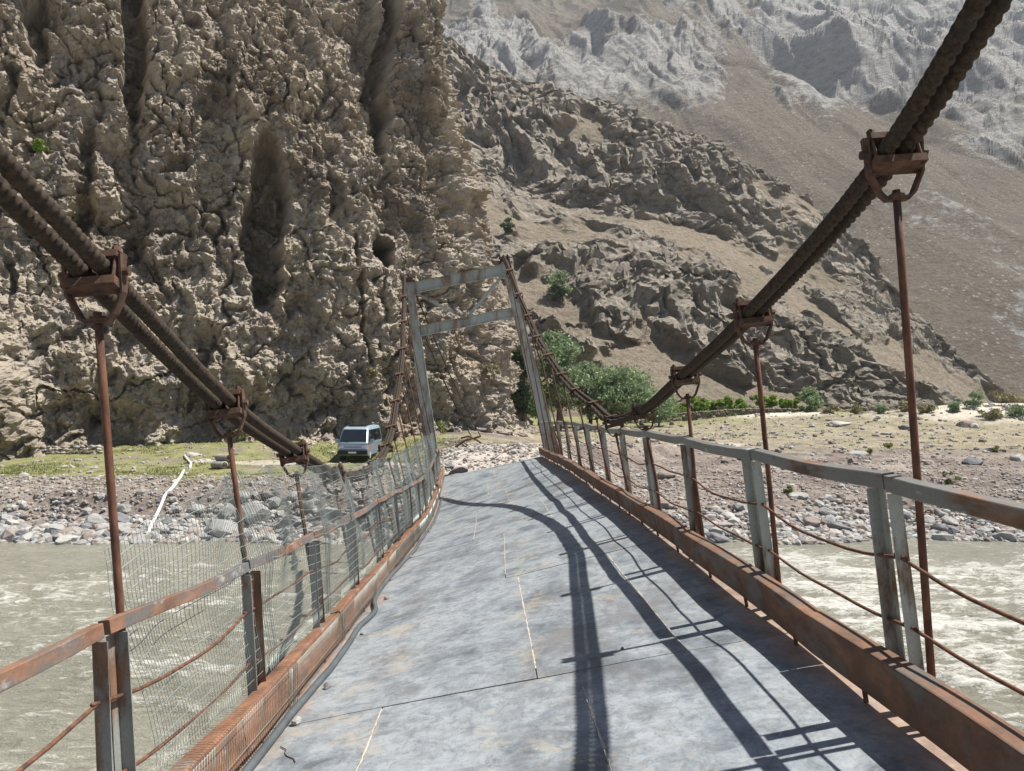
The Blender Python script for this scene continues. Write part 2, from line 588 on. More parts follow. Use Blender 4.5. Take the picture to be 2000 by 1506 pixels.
# ------------------------------------------------------------------ river
def build_river():
    m, nt, b = new_mat('silty_water')
    n = N(nt)
    co = n.coord((.45, 1.1, 1))
    foam = n.attr('foam')
    fb = n.noise(5.5, 8, .78, co, .8)
    c = n.ramp(n.noise(.35, 4, .6, co), [(.3, (.25, .243, .195)), (.7, (.315, .305, .25))])
    ff = n.ramp(n.math('ADD', foam, n.math('MULTIPLY', n.math('SUBTRACT', fb, .5), 2.0)), [(.66, 0.), (.80, .55), (1.0, .95)])
    c = n.mix(ff, c, (.66, .65, .60))
    n.link(c, b.inputs['Base Color'])
    n.link(n.ramp(ff, [(0., .16), (1., .7)]), b.inputs['Roughness'])
    b.inputs['IOR'].default_value = 1.33
    n.bump(n.math('ADD', n.noise(2.6, 7, .7, co, .4), n.math('MULTIPLY', n.noise(9., 6, .75, co, .5), .5)), 1.0, .16, b)
    ys = np.concatenate([np.linspace(-25, 5, 14)[:-1], np.geomspace(5, 28.5, 300)])
    us = np.concatenate([np.linspace(-9, -1.3, 24)[:-1], np.linspace(-1.3, 1.3, 440), np.linspace(1.3, 9, 24)[1:]])
    U, Y = np.meshgrid(us, ys)
    X = U * (np.maximum(Y, 3) * .75 + 5)
    x, y = X.ravel(), Y.ravel()
    p = np.stack([x * .32 + .18 * y, y * .8, np.zeros_like(x)], -1)
    q = p + np.stack([fbm(p * .7, 2, 40), fbm(p * .7, 2, 41), x * 0], -1) * .5
    big = ridged(q * .55, 3, 42)
    med = ridged(q * 1.5, 4, 44)
    calm = 1 - .6 * sstep(21, 25, y)
    fine = ridged(q * 4.2, 3, 46, .6)
    z = WL + calm * (.20 * (big - .3) + .14 * (med - .3) + .07 * (fine - .3))
    foam = np.clip((.27 + .42 * (big - .25) + .42 * (med - .30) + .22 * (fine - .3)) + .20 * fbm(q * .35, 2, 48), 0, 1.2) * (1 - .45 * sstep(20, 25, y))
    foam = foam + .20 * sstep(2, 9, x)
    me = np_mesh('river', np.stack([x, y, z], -1), grid_faces(len(ys), len(us)), m, True, dict(foam=foam))
    tagged(add_obj('river', me), kind='structure')


# ------------------------------------------------------------------ conglomerate cliff on the left
CLIFF = {}


def build_cliff():
    ctrl = np.array([(-90, 16), (-50, 29), (-27.3, 38.6), (-19, 43.3), (-12, 46.2), (-7, 48.5), (-3.2, 50.6), (-.4, 53.5), (.6, 58.5), (-1.5, 67), (-8, 80)], float)
    s = np.concatenate([[0], np.cumsum(np.linalg.norm(np.diff(ctrl, axis=0), axis=1))])
    fx, fy = spline(s, ctrl[:, 0]), spline(s, ctrl[:, 1])
    sv = np.concatenate([np.linspace(0, s[1], 26)[:-1], np.linspace(s[1], s[2] - 6, 50)[:-1], np.linspace(s[2] - 6, s[7] + 1.5, 520), np.linspace(s[7] + 1.5, s[8] + 2, 70)[1:], np.linspace(s[8] + 2, s[-1], 30)[1:]])
    t = np.concatenate([np.linspace(-1.5, 33, 500), np.linspace(33, 55, 50)[1:]])
    bx, by = fx(sv), fy(sv)
    tx, ty = np.gradient(bx, sv), np.gradient(by, sv)
    k = 60
    ker = np.hanning(k); ker /= ker.sum()
    tx = np.convolve(np.pad(tx, k, mode='edge'), ker, 'same')[k:-k]
    ty = np.convolve(np.pad(ty, k, mode='edge'), ker, 'same')[k:-k]
    L = np.hypot(tx, ty)
    nx, ny = ty / L, -tx / L                    # outward, towards the river
    T, SV = np.meshgrid(t, sv, indexing='ij')
    NX, NY = np.broadcast_to(nx, T.shape).ravel(), np.broadcast_to(ny, T.shape).ravel()
    BX, BY = np.broadcast_to(bx, T.shape).ravel(), np.broadcast_to(by, T.shape).ravel()
    t_, s_ = T.ravel(), SV.ravel()
    z0 = -3.1 + .9 * sstep(60, 90, s_)
    back = -t_ * math.tan(math.radians(14))
    base = np.stack([BX + NX * back, BY + NY * back, z0 + t_], -1)
    px, py = project(base)
    p = base.astype(np.float32)
    sp = np.stack([s_, t_, back * 0], -1).astype(np.float32)
    warp = np.stack([fbm(p * .3, 3, 60), fbm(p * .3, 3, 61), fbm(p * .3, 3, 62)], -1) * 1.1
    q = p + warp
    d = 1.6 * perlin(q * np.float32((.075, .075, .05)), 59) + 2.2 * (ridged(q * np.float32((.11, .11, .03)), 2, 63) - .35) + 1.2 * (ridged(q * np.float32((.24, .24, .06)), 3, 64) - .35)
    d += .8 * (ridged(q * np.float32((.55, .55, .13)), 4, 66, .55) - .35)
    d += .8 * fbm(q * np.float32((.35, .35, .2)), 3, 69)
    w1, w2 = worley(q * np.float32((.7, .7, .5)), 1)
    d += .55 * np.clip(w2 - w1, 0, .6)
    v1, v2 = worley((q + .3 * warp) * np.float32((1.7, 1.7, 1.35)), 2)
    d += .20 * (.5 - v1)
    rf = ridged(p * np.float32((1.25, 1.25, .8)), 5, 72, .68)
    d += .36 * (rf - .3)
    pit = perlin(q * np.float32((.8, .8, .45)), 74)
    d -= .9 * sstep(.36, .62, pit)
    d += .16 * fbm(p * 2.6, 4, 76, .7)
    bed = ridged(np.stack([(p[:, 2] + .12 * p[:, 0]) * .55, p[:, 0] * .05, p[:, 1] * .05], -1), 3, 79)
    d += .40 * (bed - .3)
    for k, (cx, cy, cz, fq) in enumerate(((.75, .2, .65, .42), (-.5, .3, .85, .5), (.95, .1, -.1, .33))):
        pl = (p[:, 0] * cx + p[:, 1] * cy + p[:, 2] * cz + 1.6 * warp[:, k]) * fq
        cr = 1 - 2 * np.abs(perlin(np.stack([pl, p[:, 0] * .03, p[:, 2] * .03], -1), 95 + k))
        d -= .55 * sstep(.86, .99, cr) * sstep(-.2, .3, perlin(p * .16, 97 + k))
    r1, r2 = worley(p * 2.9, 3)
    d += .14 * (.5 - r1) + np.random.default_rng(8).normal(0, .028, len(d))

    def ell(cx, cy, rx, ry, soft=.5):
        return 1 - sstep(1 - soft, 1 + soft, np.hypot((px - cx) / rx, (py - cy) / ry))

    wob = 16 * fbm(np.stack([py * .012, px * .004, py * 0], -1), 3, 83)
    px = px + wob
    d -= 4.2 * ell(520, 440, 40, 160, .16) + 3.0 * ell(262, 70, 24, 180, .2) + 2.4 * ell(745, 140, 15, 170, .25) + 1.6 * ell(165, 340, 18, 100, .4) + 2.0 * ell(80, 70, 18, 70, .3) + .8 * ell(420, 190, 30, 100, .6)
    px = px - wob
    cv = ell(751, 490, 30, 36, .3)
    d = d * (1 - cv) + cv * .35 - 4.5 * ell(751 + .28 * (py - 490) + 7 * np.sin(py * .11), 490 + 5 * np.sin(px * .16), 21, 27, .10)
    cx = np.interp(py, [470, 560, 640, 720], [686, 694, 702, 726])
    d -= .9 * (1 - sstep(2, 5, np.abs(px - cx))) * sstep(460, 480, py) * (1 - sstep(710, 735, py))
    # hollow undercut along the foot, bulge on the far left
    und = np.exp(-((t_ - 1.6) / 1.7)**2) * (.6 + .8 * fbm(sp * np.float32((.11, 0, 0)), 2, 80))
    d -= 1.7 * np.clip(und, 0, 2) * sstep(60, 200, px)
    d += 2.4 * ell(-30, 760, 70, 140, .8)
    V = base.copy()
    V[:, 0] += NX * d
    V[:, 1] += NY * d
    lum = np.stack([fbm(p * 1.6, 4, 90, .62), fbm(p * 1.6, 4, 91, .62), fbm(p * 1.6, 4, 92, .62)], -1) * .17
    V += lum
    me = np_mesh('cliff', V, grid_faces(len(t), len(sv)), M['cliff'], False)
    tagged(add_obj('cliff', me), kind='structure')
    CLIFF['V'] = V


def on_surface(V, px, py, rad=5.0):
    """The point of a surface nearest to the camera around a photograph pixel."""
    qx, qy = project(V)
    i = np.where((np.abs(qx - px) < rad) & (np.abs(qy - py) < rad) & (V[:, 1] > 1))[0]
    if not len(i):
        i = np.array([np.argmin((qx - px)**2 + (qy - py)**2)])
    return Vector(V[i[np.argmin(V[i, 1])]].tolist())


# ------------------------------------------------------------------ hills and mountain
HILL = {}


def mat_hill(name, talus, rock, rock2, scale, bump, dist, brk=.7):
    m, nt, b = new_mat(name)
    n = N(nt)
    tal = n.ramp(n.noise(scale * .4, 6, .65), [(.3, talus[0]), (.55, talus[1]), (.75, talus[2])])
    f = n.noise(scale * 9, 7, .78)
    tal = n.mix(.6, tal, n.ramp(f, [(.36, .5), (.5, 1.), (.64, 1.35)]), 'MULTIPLY')
    vo = n.voro(scale * 7)
    dots = n.math('MULTIPLY', n.ramp(vo.outputs['Distance'], [(.16, 1.), (.30, 0.)]), n.ramp(n.noise(scale * .9, 5, .7), [(.46, 0.), (.58, 1.)]))
    tal = n.mix(dots, tal, n.mix(.6, rock, n.ramp(vo.outputs['Color'], [(0., .4), (1., 1.5)]), 'MULTIPLY'))
    co = n.coord((1, 1, 2.2), (.5, .35, .3))
    rc = n.ramp(n.noise(scale * 1.5, 7, .7, co), [(.3, rock2), (.48, rock), (.62, tuple(min(1, x * 1.25) for x in rock)), (.75, rock2)])
    rc = n.mix(.7, rc, n.ramp(n.noise(scale * 9, 6, .75, co), [(.3, .55), (.5, 1.), (.72, 1.3)]), 'MULTIPLY')
    k = n.ramp(n.math('ADD', n.attr('rock'), n.math('MULTIPLY', n.math('SUBTRACT', n.noise(scale * 3, 7, .75, n.coord((1, 1, 1), (0, 0, .6))), .5), brk)), [(.42, 0.), (.58, 1.)])
    c = n.mix(k, tal, rc)
    n.link(c, b.inputs['Base Color'])
    b.inputs['Roughness'].default_value = .95
    b.inputs['Specular IOR Level'].default_value = .15
    n.bump(n.math('ADD', f, n.noise(scale * 2, 6, .7, co)), bump, dist, b)
    return m


def build_hill():
    us = np.linspace(-.30, .85, 470)
    ts = np.concatenate([np.linspace(-.12, 1.06, 400), np.linspace(1.06, 1.7, 18)[1:]])
    pxs = 1000 + us * FPX
    e = (785 - np.interp(pxs, [500, 865, 1000, 1100, 1200, 1300, 1400, 1480, 1560, 1650, 1750, 1850, 1950, 2300], [40, 95, 165, 205, 235, 270, 300, 350, 405, 480, 590, 740, 800, 815])) / FPX
    e = e + .006 * perlin(np.stack([us * 22, us * 0, us * 0], -1), 5) * np.clip(e * 12, 0, 1)
    Yb = np.interp(us, [-.3, .0, .2, .4, .6, .85], [80, 84, 92, 100, 108, 115])
    Yr = np.interp(us, [-.3, .0, .4, .6, .85], [255, 250, 215, 175, 165])
    g = spline([-.3, 0, .10, .22, .34, .46, .60, .70, .76, .84, .90, 1.0, 1.25, 1.8], [0, 0, .055, .17, .31, .41, .50, .585, .70, .86, .93, 1.0, .97, .6])
    T, U = np.meshgrid(ts, us, indexing='ij')
    YB, YR, E = (np.broadcast_to(a, T.shape).ravel() for a in (Yb, Yr, e))
    t, u = T.ravel(), U.ravel()
    y = YB + (YR - YB) * t
    x = u * y
    z = -3.0 + (E * YR + 3.0) * g(t)
    p = np.stack([x, y, z], -1).astype(np.float32)
    wp = np.stack([fbm(p * .02, 2, 100), fbm(p * .02, 2, 101), fbm(p * .02, 2, 102)], -1) * 14
    q = p + wp
    crag = sstep(.60, .70, t) * (1 - sstep(.93, 1.0, t)) * sstep(.45, .25, u) + .9 * sstep(.95, .99, t)
    crag = np.maximum(crag, sstep(.08, .16, t) * (1 - sstep(.30, .42, t)) * .9)
    rn = fbm(q * .028, 5, 104, .6)
    rock = np.clip(.52 + .62 * (crag - .35) + .80 * rn, 0, 1)
    rock = rock * sstep(.0, .06, t)
    rk = sstep(.32, .62, rock)
    fl = ridged(q * np.float32((.085, .05, .022)), 5, 108, .6)
    st = ridged(np.stack([(x * .30 + z) * .13, x * .016, y * .02], -1), 5, 112, .62)
    y = y - rk * (7.5 * (fl - .3) * (.35 + crag) + 4.0 * (st - .3))
    z = z + 3.8 * fbm(p * .022, 4, 116) * sstep(.0, .2, t) + rk * (3.4 * (ridged(q * .10, 5, 118, .62) - .35)) + .35 * fbm(p * .33, 4, 121, .6)
    z = z + (1 - rk) * .5 * ridged(p * .16, 4, 131, .62) + 3.0 * sstep(.90, .99, t) * ridged(np.stack([x * .05, y * 0, y * 0], -1), 4, 128)
    x = x + rk * 2.0 * fbm(q * .12, 4, 124, .6)
    V = np.stack([x, y, z], -1)
    m = mat_hill('hill_rock', ((.215, .18, .135), (.28, .235, .18), (.25, .21, .16)), (.31, .275, .23), (.17, .147, .122), .12, 1.0, .9)
    me = np_mesh('hill', V, grid_faces(len(ts), len(us)), m, False, dict(rock=rock))
    tagged(add_obj('hill', me), kind='structure')
    HILL['V'] = V


def build_mountain():
    us = np.linspace(-.22, .95, 560)
    ys = np.geomspace(215, 1120, 470)
    Y, U = np.meshgrid(ys, us, indexing='ij')
    y, u = Y.ravel(), U.ravel()
    x = u * y
    a, c = x * .30 - y * .954, x * .954 + y * .30          # a runs down the spurs, c across them
    p = np.stack([x, y, x * 0], -1).astype(np.float32)
    q = np.stack([a * .0016, c * .0052, x * 0], -1).astype(np.float32)
    wq = q + .35 * np.stack([fbm(p * .004, 3, 140), fbm(p * .004, 3, 141), x * 0], -1).astype(np.float32)
    s = (y - 235) * .74 - 3
    far = sstep(250, 700, y)
    h = np.where(s > -3, s, -3 + (s + 3) * .05)
    rg = ridged(wq, 2, 143)
    h = h + (16 + 52 * far) * (rg - .45) * sstep(230, 420, y)
    rn = fbm(np.stack([a * .0032, c * .0110, x * 0], -1), 5, 150, .6)
    V0 = np.stack([x, y, h], -1)
    px, py = project(V0)
    bl = lambda cx, cy, rx, ry: np.exp(-((px - cx) / rx)**2 - ((py - cy) / ry)**2)
    lay = .55 * bl(1210, 150, 120, 95) + .55 * bl(1370, 120, 90, 130) + .5 * bl(1560, 60, 130, 70) + .6 * bl(1800, 60, 260, 95) + .5 * bl(1620, 170, 150, 45) + .45 * bl(1960, 160, 90, 90)
    lay += .5 * bl(950, 120, 90, 50) + .35 * bl(1920, 310, 110, 40) - .25 * bl(1800, 520, 260, 150) - .35 * bl(1560, 330, 260, 90) - .3 * bl(1450, 200, 60, 60) - .25 * bl(1050, 40, 60, 40)
    rock = np.clip(.10 + .10 * far + .70 * rn + .20 * (rg - .45) + lay - .16 * (1 - sstep(330, 500, y)), 0, 1) * sstep(228, 260, y)
    rk = sstep(.40, .60, rock)
    w3 = np.stack([fbm(p * .012, 3, 170), fbm(p * .012, 3, 171), x * 0], -1) * .25
    jag = ridged(np.stack([a * .0065, c * .0190, x * 0], -1) + w3, 5, 154, .56, 2.1)
    gul = ridged(np.stack([a * .0024, c * .0150, x * 0], -1) + .5 * w3, 5, 164, .52)
    amp = (4 + 15 * far) * sstep(232, 300, y)
    h = h + amp * (rk * 1.7 * (jag - .3) + (1 - .5 * rk) * 1.3 * (gul - .4)) + (.3 + .9 * far) * fbm(p * .06, 4, 175, .6)
    V = np.stack([x, y, h], -1)
    m = mat_hill('mountain_rock', ((.165, .14, .11), (.215, .18, .14), (.19, .158, .122)), (.40, .385, .365), (.17, .155, .145), .06, 1.0, 3.5, 1.2)
    me = np_mesh('mountain', V, grid_faces(len(ys), len(us)), m, False, dict(rock=rock))
    tagged(add_obj('mountain', me), kind='structure')


def build_haze():
    m = bpy.data.materials.new('haze_air')
    m.use_nodes = True
    nt = m.node_tree
    nt.nodes.remove(nt.nodes['Principled BSDF'])
    v = nt.nodes.new('ShaderNodeVolumePrincipled')
    v.inputs['Color'].default_value = (.86, .92, 1.0, 1)
    v.inputs['Density'].default_value = HAZE
    v.inputs['Anisotropy'].default_value = .2
    nt.links.new(v.outputs[0], nt.nodes['Material Output'].inputs['Volume'])
    mb = MB().box((0, 600, 340), (2600, 0, 0), (0, 1500, 0), (0, 0, 390))
    tagged(mb.build('haze', m), kind='stuff')


HAZE = .00018
build_bank()
build_river()
build_cliff()
build_hill()
build_mountain()

# ------------------------------------------------------------------ the suspension bridge
kZL = [-4, 0, 3.37, 5.14, 8.69, 12.23, 15, 18.6, 21.5, 26.5]
fLx = spline(kZL, [-1.45, -1.50, -1.57, -1.62, -1.74, -1.79, -1.86, -2.02, -2.14, -2.41])
fLz = spline(kZL, [-1.72, -1.84, -2.02, -2.16, -2.40, -2.52, -2.68, -2.88, -2.82, -2.60])
kZR = [-4, 0, 3.37, 5.14, 8.69, 12.23, 18, 26.5]
fRx = spline(kZR, [2.0, 1.93, 1.86, 1.81, 1.70, 1.62, 1.38, 1.0])
fRz = spline(kZR, [-1.5, -1.52, -1.53, -1.53, -1.54, -1.60, -1.66, -1.88])


def EL(z): return Vector((float(fLx(z)), z, float(fLz(z))))
def ER(z): return Vector((float(fRx(z)), z, float(fRz(z))))
def across(z): return (ER(z) - EL(z)).normalized()
def dup_(z): return across(z).cross(Vector((0, 1, 0))).normalized()


def und(u, z):
    p = np.array([[u * 2.1, z * .75, 0.3], [u * 5., z * 1.9, 2.2]])
    n = perlin(p, 31)
    return float(n[0]) * .020 + float(n[1]) * .006


def deck(u, z, lift=0.0):
    """Deck surface; u runs 0..1 from the left kerb to the right one."""
    return EL(z).lerp(ER(z), u) + dup_(z) * (-.075 + und(u, z) + lift)


def deck_hit(px, py):
    d = ray(px, py)
    for k in range(2400):
        z = 2 + k * .01
        q = d * (z / d.y)
        u = (q.x - EL(z).x) / (ER(z).x - EL(z).x)
        if q.z <= deck(u, z).z:
            return q, u, z
    return q, u, z


BR = empty('suspension_bridge', (-.3, 12, -2.6))
tagged(BR, 'rusty narrow suspension bridge with steel plate deck leaning over the silty river', 'bridge')


def mat_deck():
    m, nt, b = new_mat('deck_plate_steel')
    n = N(nt)
    co = n.coord((1.1, .8, 1))
    c = n.ramp(n.noise(1.6, 7, .68, co), [(.36, (.12, .138, .155)), (.45, (.20, .225, .248)), (.55, (.285, .31, .332)), (.66, (.185, .20, .215))])
    scr = n.noise(6, 8, .8, n.coord((.85, 1.2, 1), (0, 0, .2)), 1.2)
    c = n.mix(.75, c, n.ramp(scr, [(.38, .58), (.5, 1.), (.60, 1.22)]), 'MULTIPLY')
    c = n.mix(n.ramp(n.noise(11, 7, .8, n.coord((1.6, .7, 1), (0, 0, -.3)), 2.0), [(.55, 0.), (.63, .6)]), c, (.105, .115, .125))
    c = n.mix(n.ramp(n.noise(19, 6, .8, n.coord((.7, 1.3, 1), (0, 0, .3)), 1.0), [(.60, 0.), (.68, .5)]), c, (.40, .39, .37))
    dust = n.math('ADD', n.noise(1.5, 7, .78), n.math('MULTIPLY', n.math('SUBTRACT', n.noise(16, 4, .7), .5), .22))
    dust = n.math('ADD', dust, n.math('MULTIPLY', n.attr('track'), .075))
    c = n.mix(n.ramp(dust, [(.575, 0.), (.67, .7)]), c, (.37, .335, .275))
    c = n.mix(n.ramp(n.noise(.9, 7, .75, n.coord((1, .8, 1), (0, 0, .7))), [(.52, 0.), (.66, .7)]), c, (.125, .125, .13))
    rust = n.math('ADD', n.attr('edge'), n.math('MULTIPLY', n.math('SUBTRACT', n.noise(1.3, 6, .7), .5), 1.5))
    c = n.mix(n.ramp(rust, [(.42, 0.), (.72, .85)]), c, n.ramp(n.noise(6, 5, .7), [(.3, (.20, .12, .085)), (.52, (.34, .235, .175)), (.75, (.44, .36, .29))]))
    n.link(c, b.inputs['Base Color'])
    n.link(n.ramp(scr, [(.3, .62), (.7, .42)]), b.inputs['Roughness'])
    b.inputs['Specular IOR Level'].default_value = .45
    n.bump(n.math('ADD', n.noise(14, 5, .7, co), n.math('MULTIPLY', scr, .6)), .35, .012, b)
    return m


M['deck'] = mat_deck()


def build_deck():
    dk = empty('deck', (-.3, 12, -2.6), parent=BR)
    rows = [-2.0, 1.59, 5.14, 8.69, 12.24, 15.8, 19.35, 22.9, 26.55]
    cuts = {0: [.5], 1: [.21, .60], 2: [.52, .82], 3: [.48], 4: [.33, .72], 5: [.55], 6: [.42], 7: [.5]}
    for r in range(len(rows) - 1):
        z0, z1 = rows[r] + .006, rows[r + 1] - .006
        us = [-.065] + cuts[r] + [1.075]
        for k in range(len(us) - 1):
            u0, u1 = us[k] + (.0012 if k else 0), us[k + 1] - (.0012 if k < len(us) - 2 else 0)
            nu, nz = max(4, int((u1 - u0) * 22)), 26 if r < 4 else 12
            lift = random.uniform(-.002, .002)
            tw = random.uniform(-.003, .003)
            V, E, K = [], [], []
            for i in range(nz + 1):
                z = z0 + (z1 - z0) * i / nz
                for j in range(nu + 1):
                    u = u0 + (u1 - u0) * j / nu
                    e = lift + tw * (j / nu - .5)
                    V.append(tuple(deck(u, z, e)))
                    E.append(max(0, 1 - min(u + .05, 1.05 - u) / .16) * .9)
                    K.append(math.exp(-((u - .54) / .07)**2) + .6 * math.exp(-((u - .16) / .08)**2))
            Fc = [tuple(q) for q in grid_faces(nz + 1, nu + 1).tolist()]
            # the plate's thickness
            ring = [i for i in range(nu + 1)] + [(i + 1) * (nu + 1) + nu for i in range(nz)] + [nz * (nu + 1) + j for j in range(nu - 1, -1, -1)] + [i * (nu + 1) for i in range(nz - 1, 0, -1)]
            b0 = len(V)
            m = len(ring)
            for dz in (0, .014):
                for i in ring:
                    V.append((V[i][0], V[i][1], V[i][2] - dz))
                    E.append(E[i])
                    K.append(K[i])
            for i in range(m):
                j = (i + 1) % m
                Fc.append((b0 + j, b0 + i, b0 + m + i, b0 + m + j))
            me = bpy.data.meshes.new('deck_plate')
            me.from_pydata(V, [], Fc)
            me.attributes.new('edge', 'FLOAT', 'POINT').data.foreach_set('value', E)
            me.attributes.new('track', 'FLOAT', 'POINT').data.foreach_set('value', K)
            me.materials.append(M['deck'])
            me.polygons.foreach_set('use_smooth', [i < nu * nz for i in range(len(me.polygons))])
            me.update()
            add_obj('deck_plate', me, dk)
        for u in cuts[r]:
            mb = MB()
            pts = [z0 + (z1 - z0) * i / 90 for i in range(5, 90)]
            wd = [random.uniform(.002, .010) for _ in pts]
            base = len(mb.v)
            for z, w in zip(pts, wd):
                a, up = across(z), dup_(z)
                c = deck(u, z, .002) + a * random.uniform(-.0015, .0015)
                mb.v += [tuple(c - a * w), tuple(c - a * w * .4 + up * .003), tuple(c + a * w * .4 + up * .003), tuple(c + a * w)]
            for i in range(len(pts) - 1):
                for q in range(3):
                    n0 = base + i * 4 + q
                    mb.f.append((n0, n0 + 1, n0 + 5, n0 + 4))
            mb.build('weld_seam', M['weld'], dk, True)
    z = rows[0]
    for i in range(-2, 13):
        z = 3.52 + 1.89 * i
        a, up = across(z), dup_(z)
        MB().bar(deck(-.17, z) - up * .13, deck(1.13, z) - up * .13, .10, .20, up).build('crossbeam', M['kerb_brown'], dk)
    for u in (.08, .36, .64, .92):
        zs = np.linspace(-2, 26.5, 40)
        MB().sweep([deck(u, z) - dup_(z) * .31 for z in zs], [(-.05, -.08), (.05, -.08), (.05, .07), (-.05, .07)], [across(z) for z in zs], [dup_(z) for z in zs]).build('stringer', M['kerb_brown'], dk)


def kerb_profile(sgn, w=.105, h=.25):
    # a channel with rounded corners, web on the deck side
    p = [(0, .012), (.006, .003), (.014, 0), (w, 0), (w, .012), (.016, .014), (.016, h - .014), (w, h - .012), (w, h), (.014, h), (.006, h - .003), (0, h - .012)]
    return [(sgn * a, b) for a, b in (p if sgn > 0 else p[::-1])]


def build_kerbs():
    for sgn, E_, mat in ((1, ER, M['kerb_brown']), (-1, EL, M['kerb_red'])):
        cuts = [-2.0 + .9 * (sgn < 0), 2.7, 4.55, 7.6, 11.3, 15.1, 18.9, 22.6, 26.7]
        for k in range(len(cuts) - 1):
            z0, z1 = cuts[k], cuts[k + 1] - .008
            n = 10
            zs = [z0 + (z1 - z0) * i / n for i in range(n + 1)]
            jx = random.uniform(-.006, .006)
            path = [E_(z) + across(z) * (jx + .006 * math.sin(z * 2.3 + k)) + dup_(z) * (.012 * math.sin(z * 1.7 + 2 * k)) for z in zs]
            if sgn < 0:
                path = [p - dup_(z) * .035 for p, z in zip(path, zs)]
            kb = MB().sweep(path, kerb_profile(sgn), [across(z) for z in zs], [dup_(z) for z in zs]).build('kerb_beam', mat, BR)
            z = z0 + .35
            while z < z1 - .1:
                p = E_(z) + across(z) * sgn * .035
                MB().bar(p - dup_(z) * .11, p + dup_(z) * .01, .022, .014, (0, 1, 0)).build('stub_leg', M['rust'], kb)
                z += .945


HZ = [3.6 + 1.89 * i for i in range(13)]
RC = [(1745, 298), (1470, 612), (1338, 733), (1256, 803), (1197, 822), (1160, 793), (1126, 766), (1098, 735), (1072, 697), (1050, 661), (1032, 619), (1013, 577), (995, 530)]
LC = [(185, 533), (440, 790), (573, 884), (650, 926), (700, 928), (734, 906), (753, 876), (765, 838), (773, 787), (781, 734), (786, 684), (787, 631), (789, 581)]
nodeR = [Vector((1.64, -2.1, 3.75)), Vector((1.67, -.2, 2.78)), Vector((1.71, 1.71, 1.93))] + [P(x, y, z) for (x, y), z in zip(RC, HZ)] + [P(983, 501, 27.05)]
nodeL = [Vector((-1.9, -2.2, 3.1)), Vector((-1.91, -.35, 2.15)), Vector((-1.925, 1.56, 1.35))] + [P(x, y, z - .15) for (x, y), z in zip(LC, HZ)] + [P(789, 539, 26.9)]
sR = (spline([p.y for p in nodeR], [p.x for p in nodeR]), spline([p.y for p in nodeR], [p.z for p in nodeR]))
sL = (spline([p.y for p in nodeL], [p.x for p in nodeL]), spline([p.y for p in nodeL], [p.z for p in nodeL]))
TILT = Vector((math.cos(math.radians(9.5)), 0, math.sin(math.radians(9.5))))


def cable(sp, y): return Vector((float(sp[0](y)), y, float(sp[1](y))))


def rope(path, R, lay, strands=6, n=24, name='cable_rope', parent=None):
    base = np.array([tuple(p) for p in path])
    t = np.gradient(base, axis=0)
    t /= np.linalg.norm(t, axis=1, keepdims=True)
    s = np.cross(t, np.array([0, 0, 1.0]))
    s /= np.linalg.norm(s, axis=1, keepdims=True)
    u = np.cross(s, t)
    L = np.concatenate([[0], np.cumsum(np.linalg.norm(np.diff(base, axis=0), axis=1))])
    th = np.linspace(0, 2 * np.pi, n, endpoint=False)
    ph = th[None, :] - 2 * np.pi * L[:, None] / lay
    r = R * (.70 + .32 * np.abs(np.cos(strands / 2 * ph)) ** .8)
    V = base[:, None, :] + r[..., None] * (np.cos(th)[None, :, None] * s[:, None, :] + np.sin(th)[None, :, None] * u[:, None, :])
    i = np.arange(len(base) * n).reshape(len(base), n)
    Fc = np.stack([i[:-1], np.roll(i, -1, 1)[:-1], np.roll(i, -1, 1)[1:], i[1:]], -1).reshape(-1, 4)
    return add_obj(name, np_mesh(name, V.reshape(-1, 3), Fc, M['rope'], True), parent)


def build_cables():
    for sp, y1, lay, yoff in ((sR, 27.05, .175, 3), (sL, 26.9, .085, 2)):
        ys = np.concatenate([np.arange(-2.0, 9.0, .011), np.arange(9.0, y1, .05), [y1]])
        mid = [cable(sp, float(y)) for y in ys]
        for k, o in enumerate((-.051, .051)):
            w = [1 - .35 * float(sstep(20, 27, y)) for y in ys]
            rope([p + TILT * o * a + Vector((0, 0, .006 * k)) for p, a in zip(mid, w)], .041, lay, yoff, parent=BR)
        # two thinner binding ropes on top of the far half
        ys2 = np.concatenate([np.arange(9.2, y1, .06), [y1]])
        rope([cable(sp, float(y)) + Vector((0, 0, .055)) for y in ys2], .026, .3, 6, 12, parent=BR)


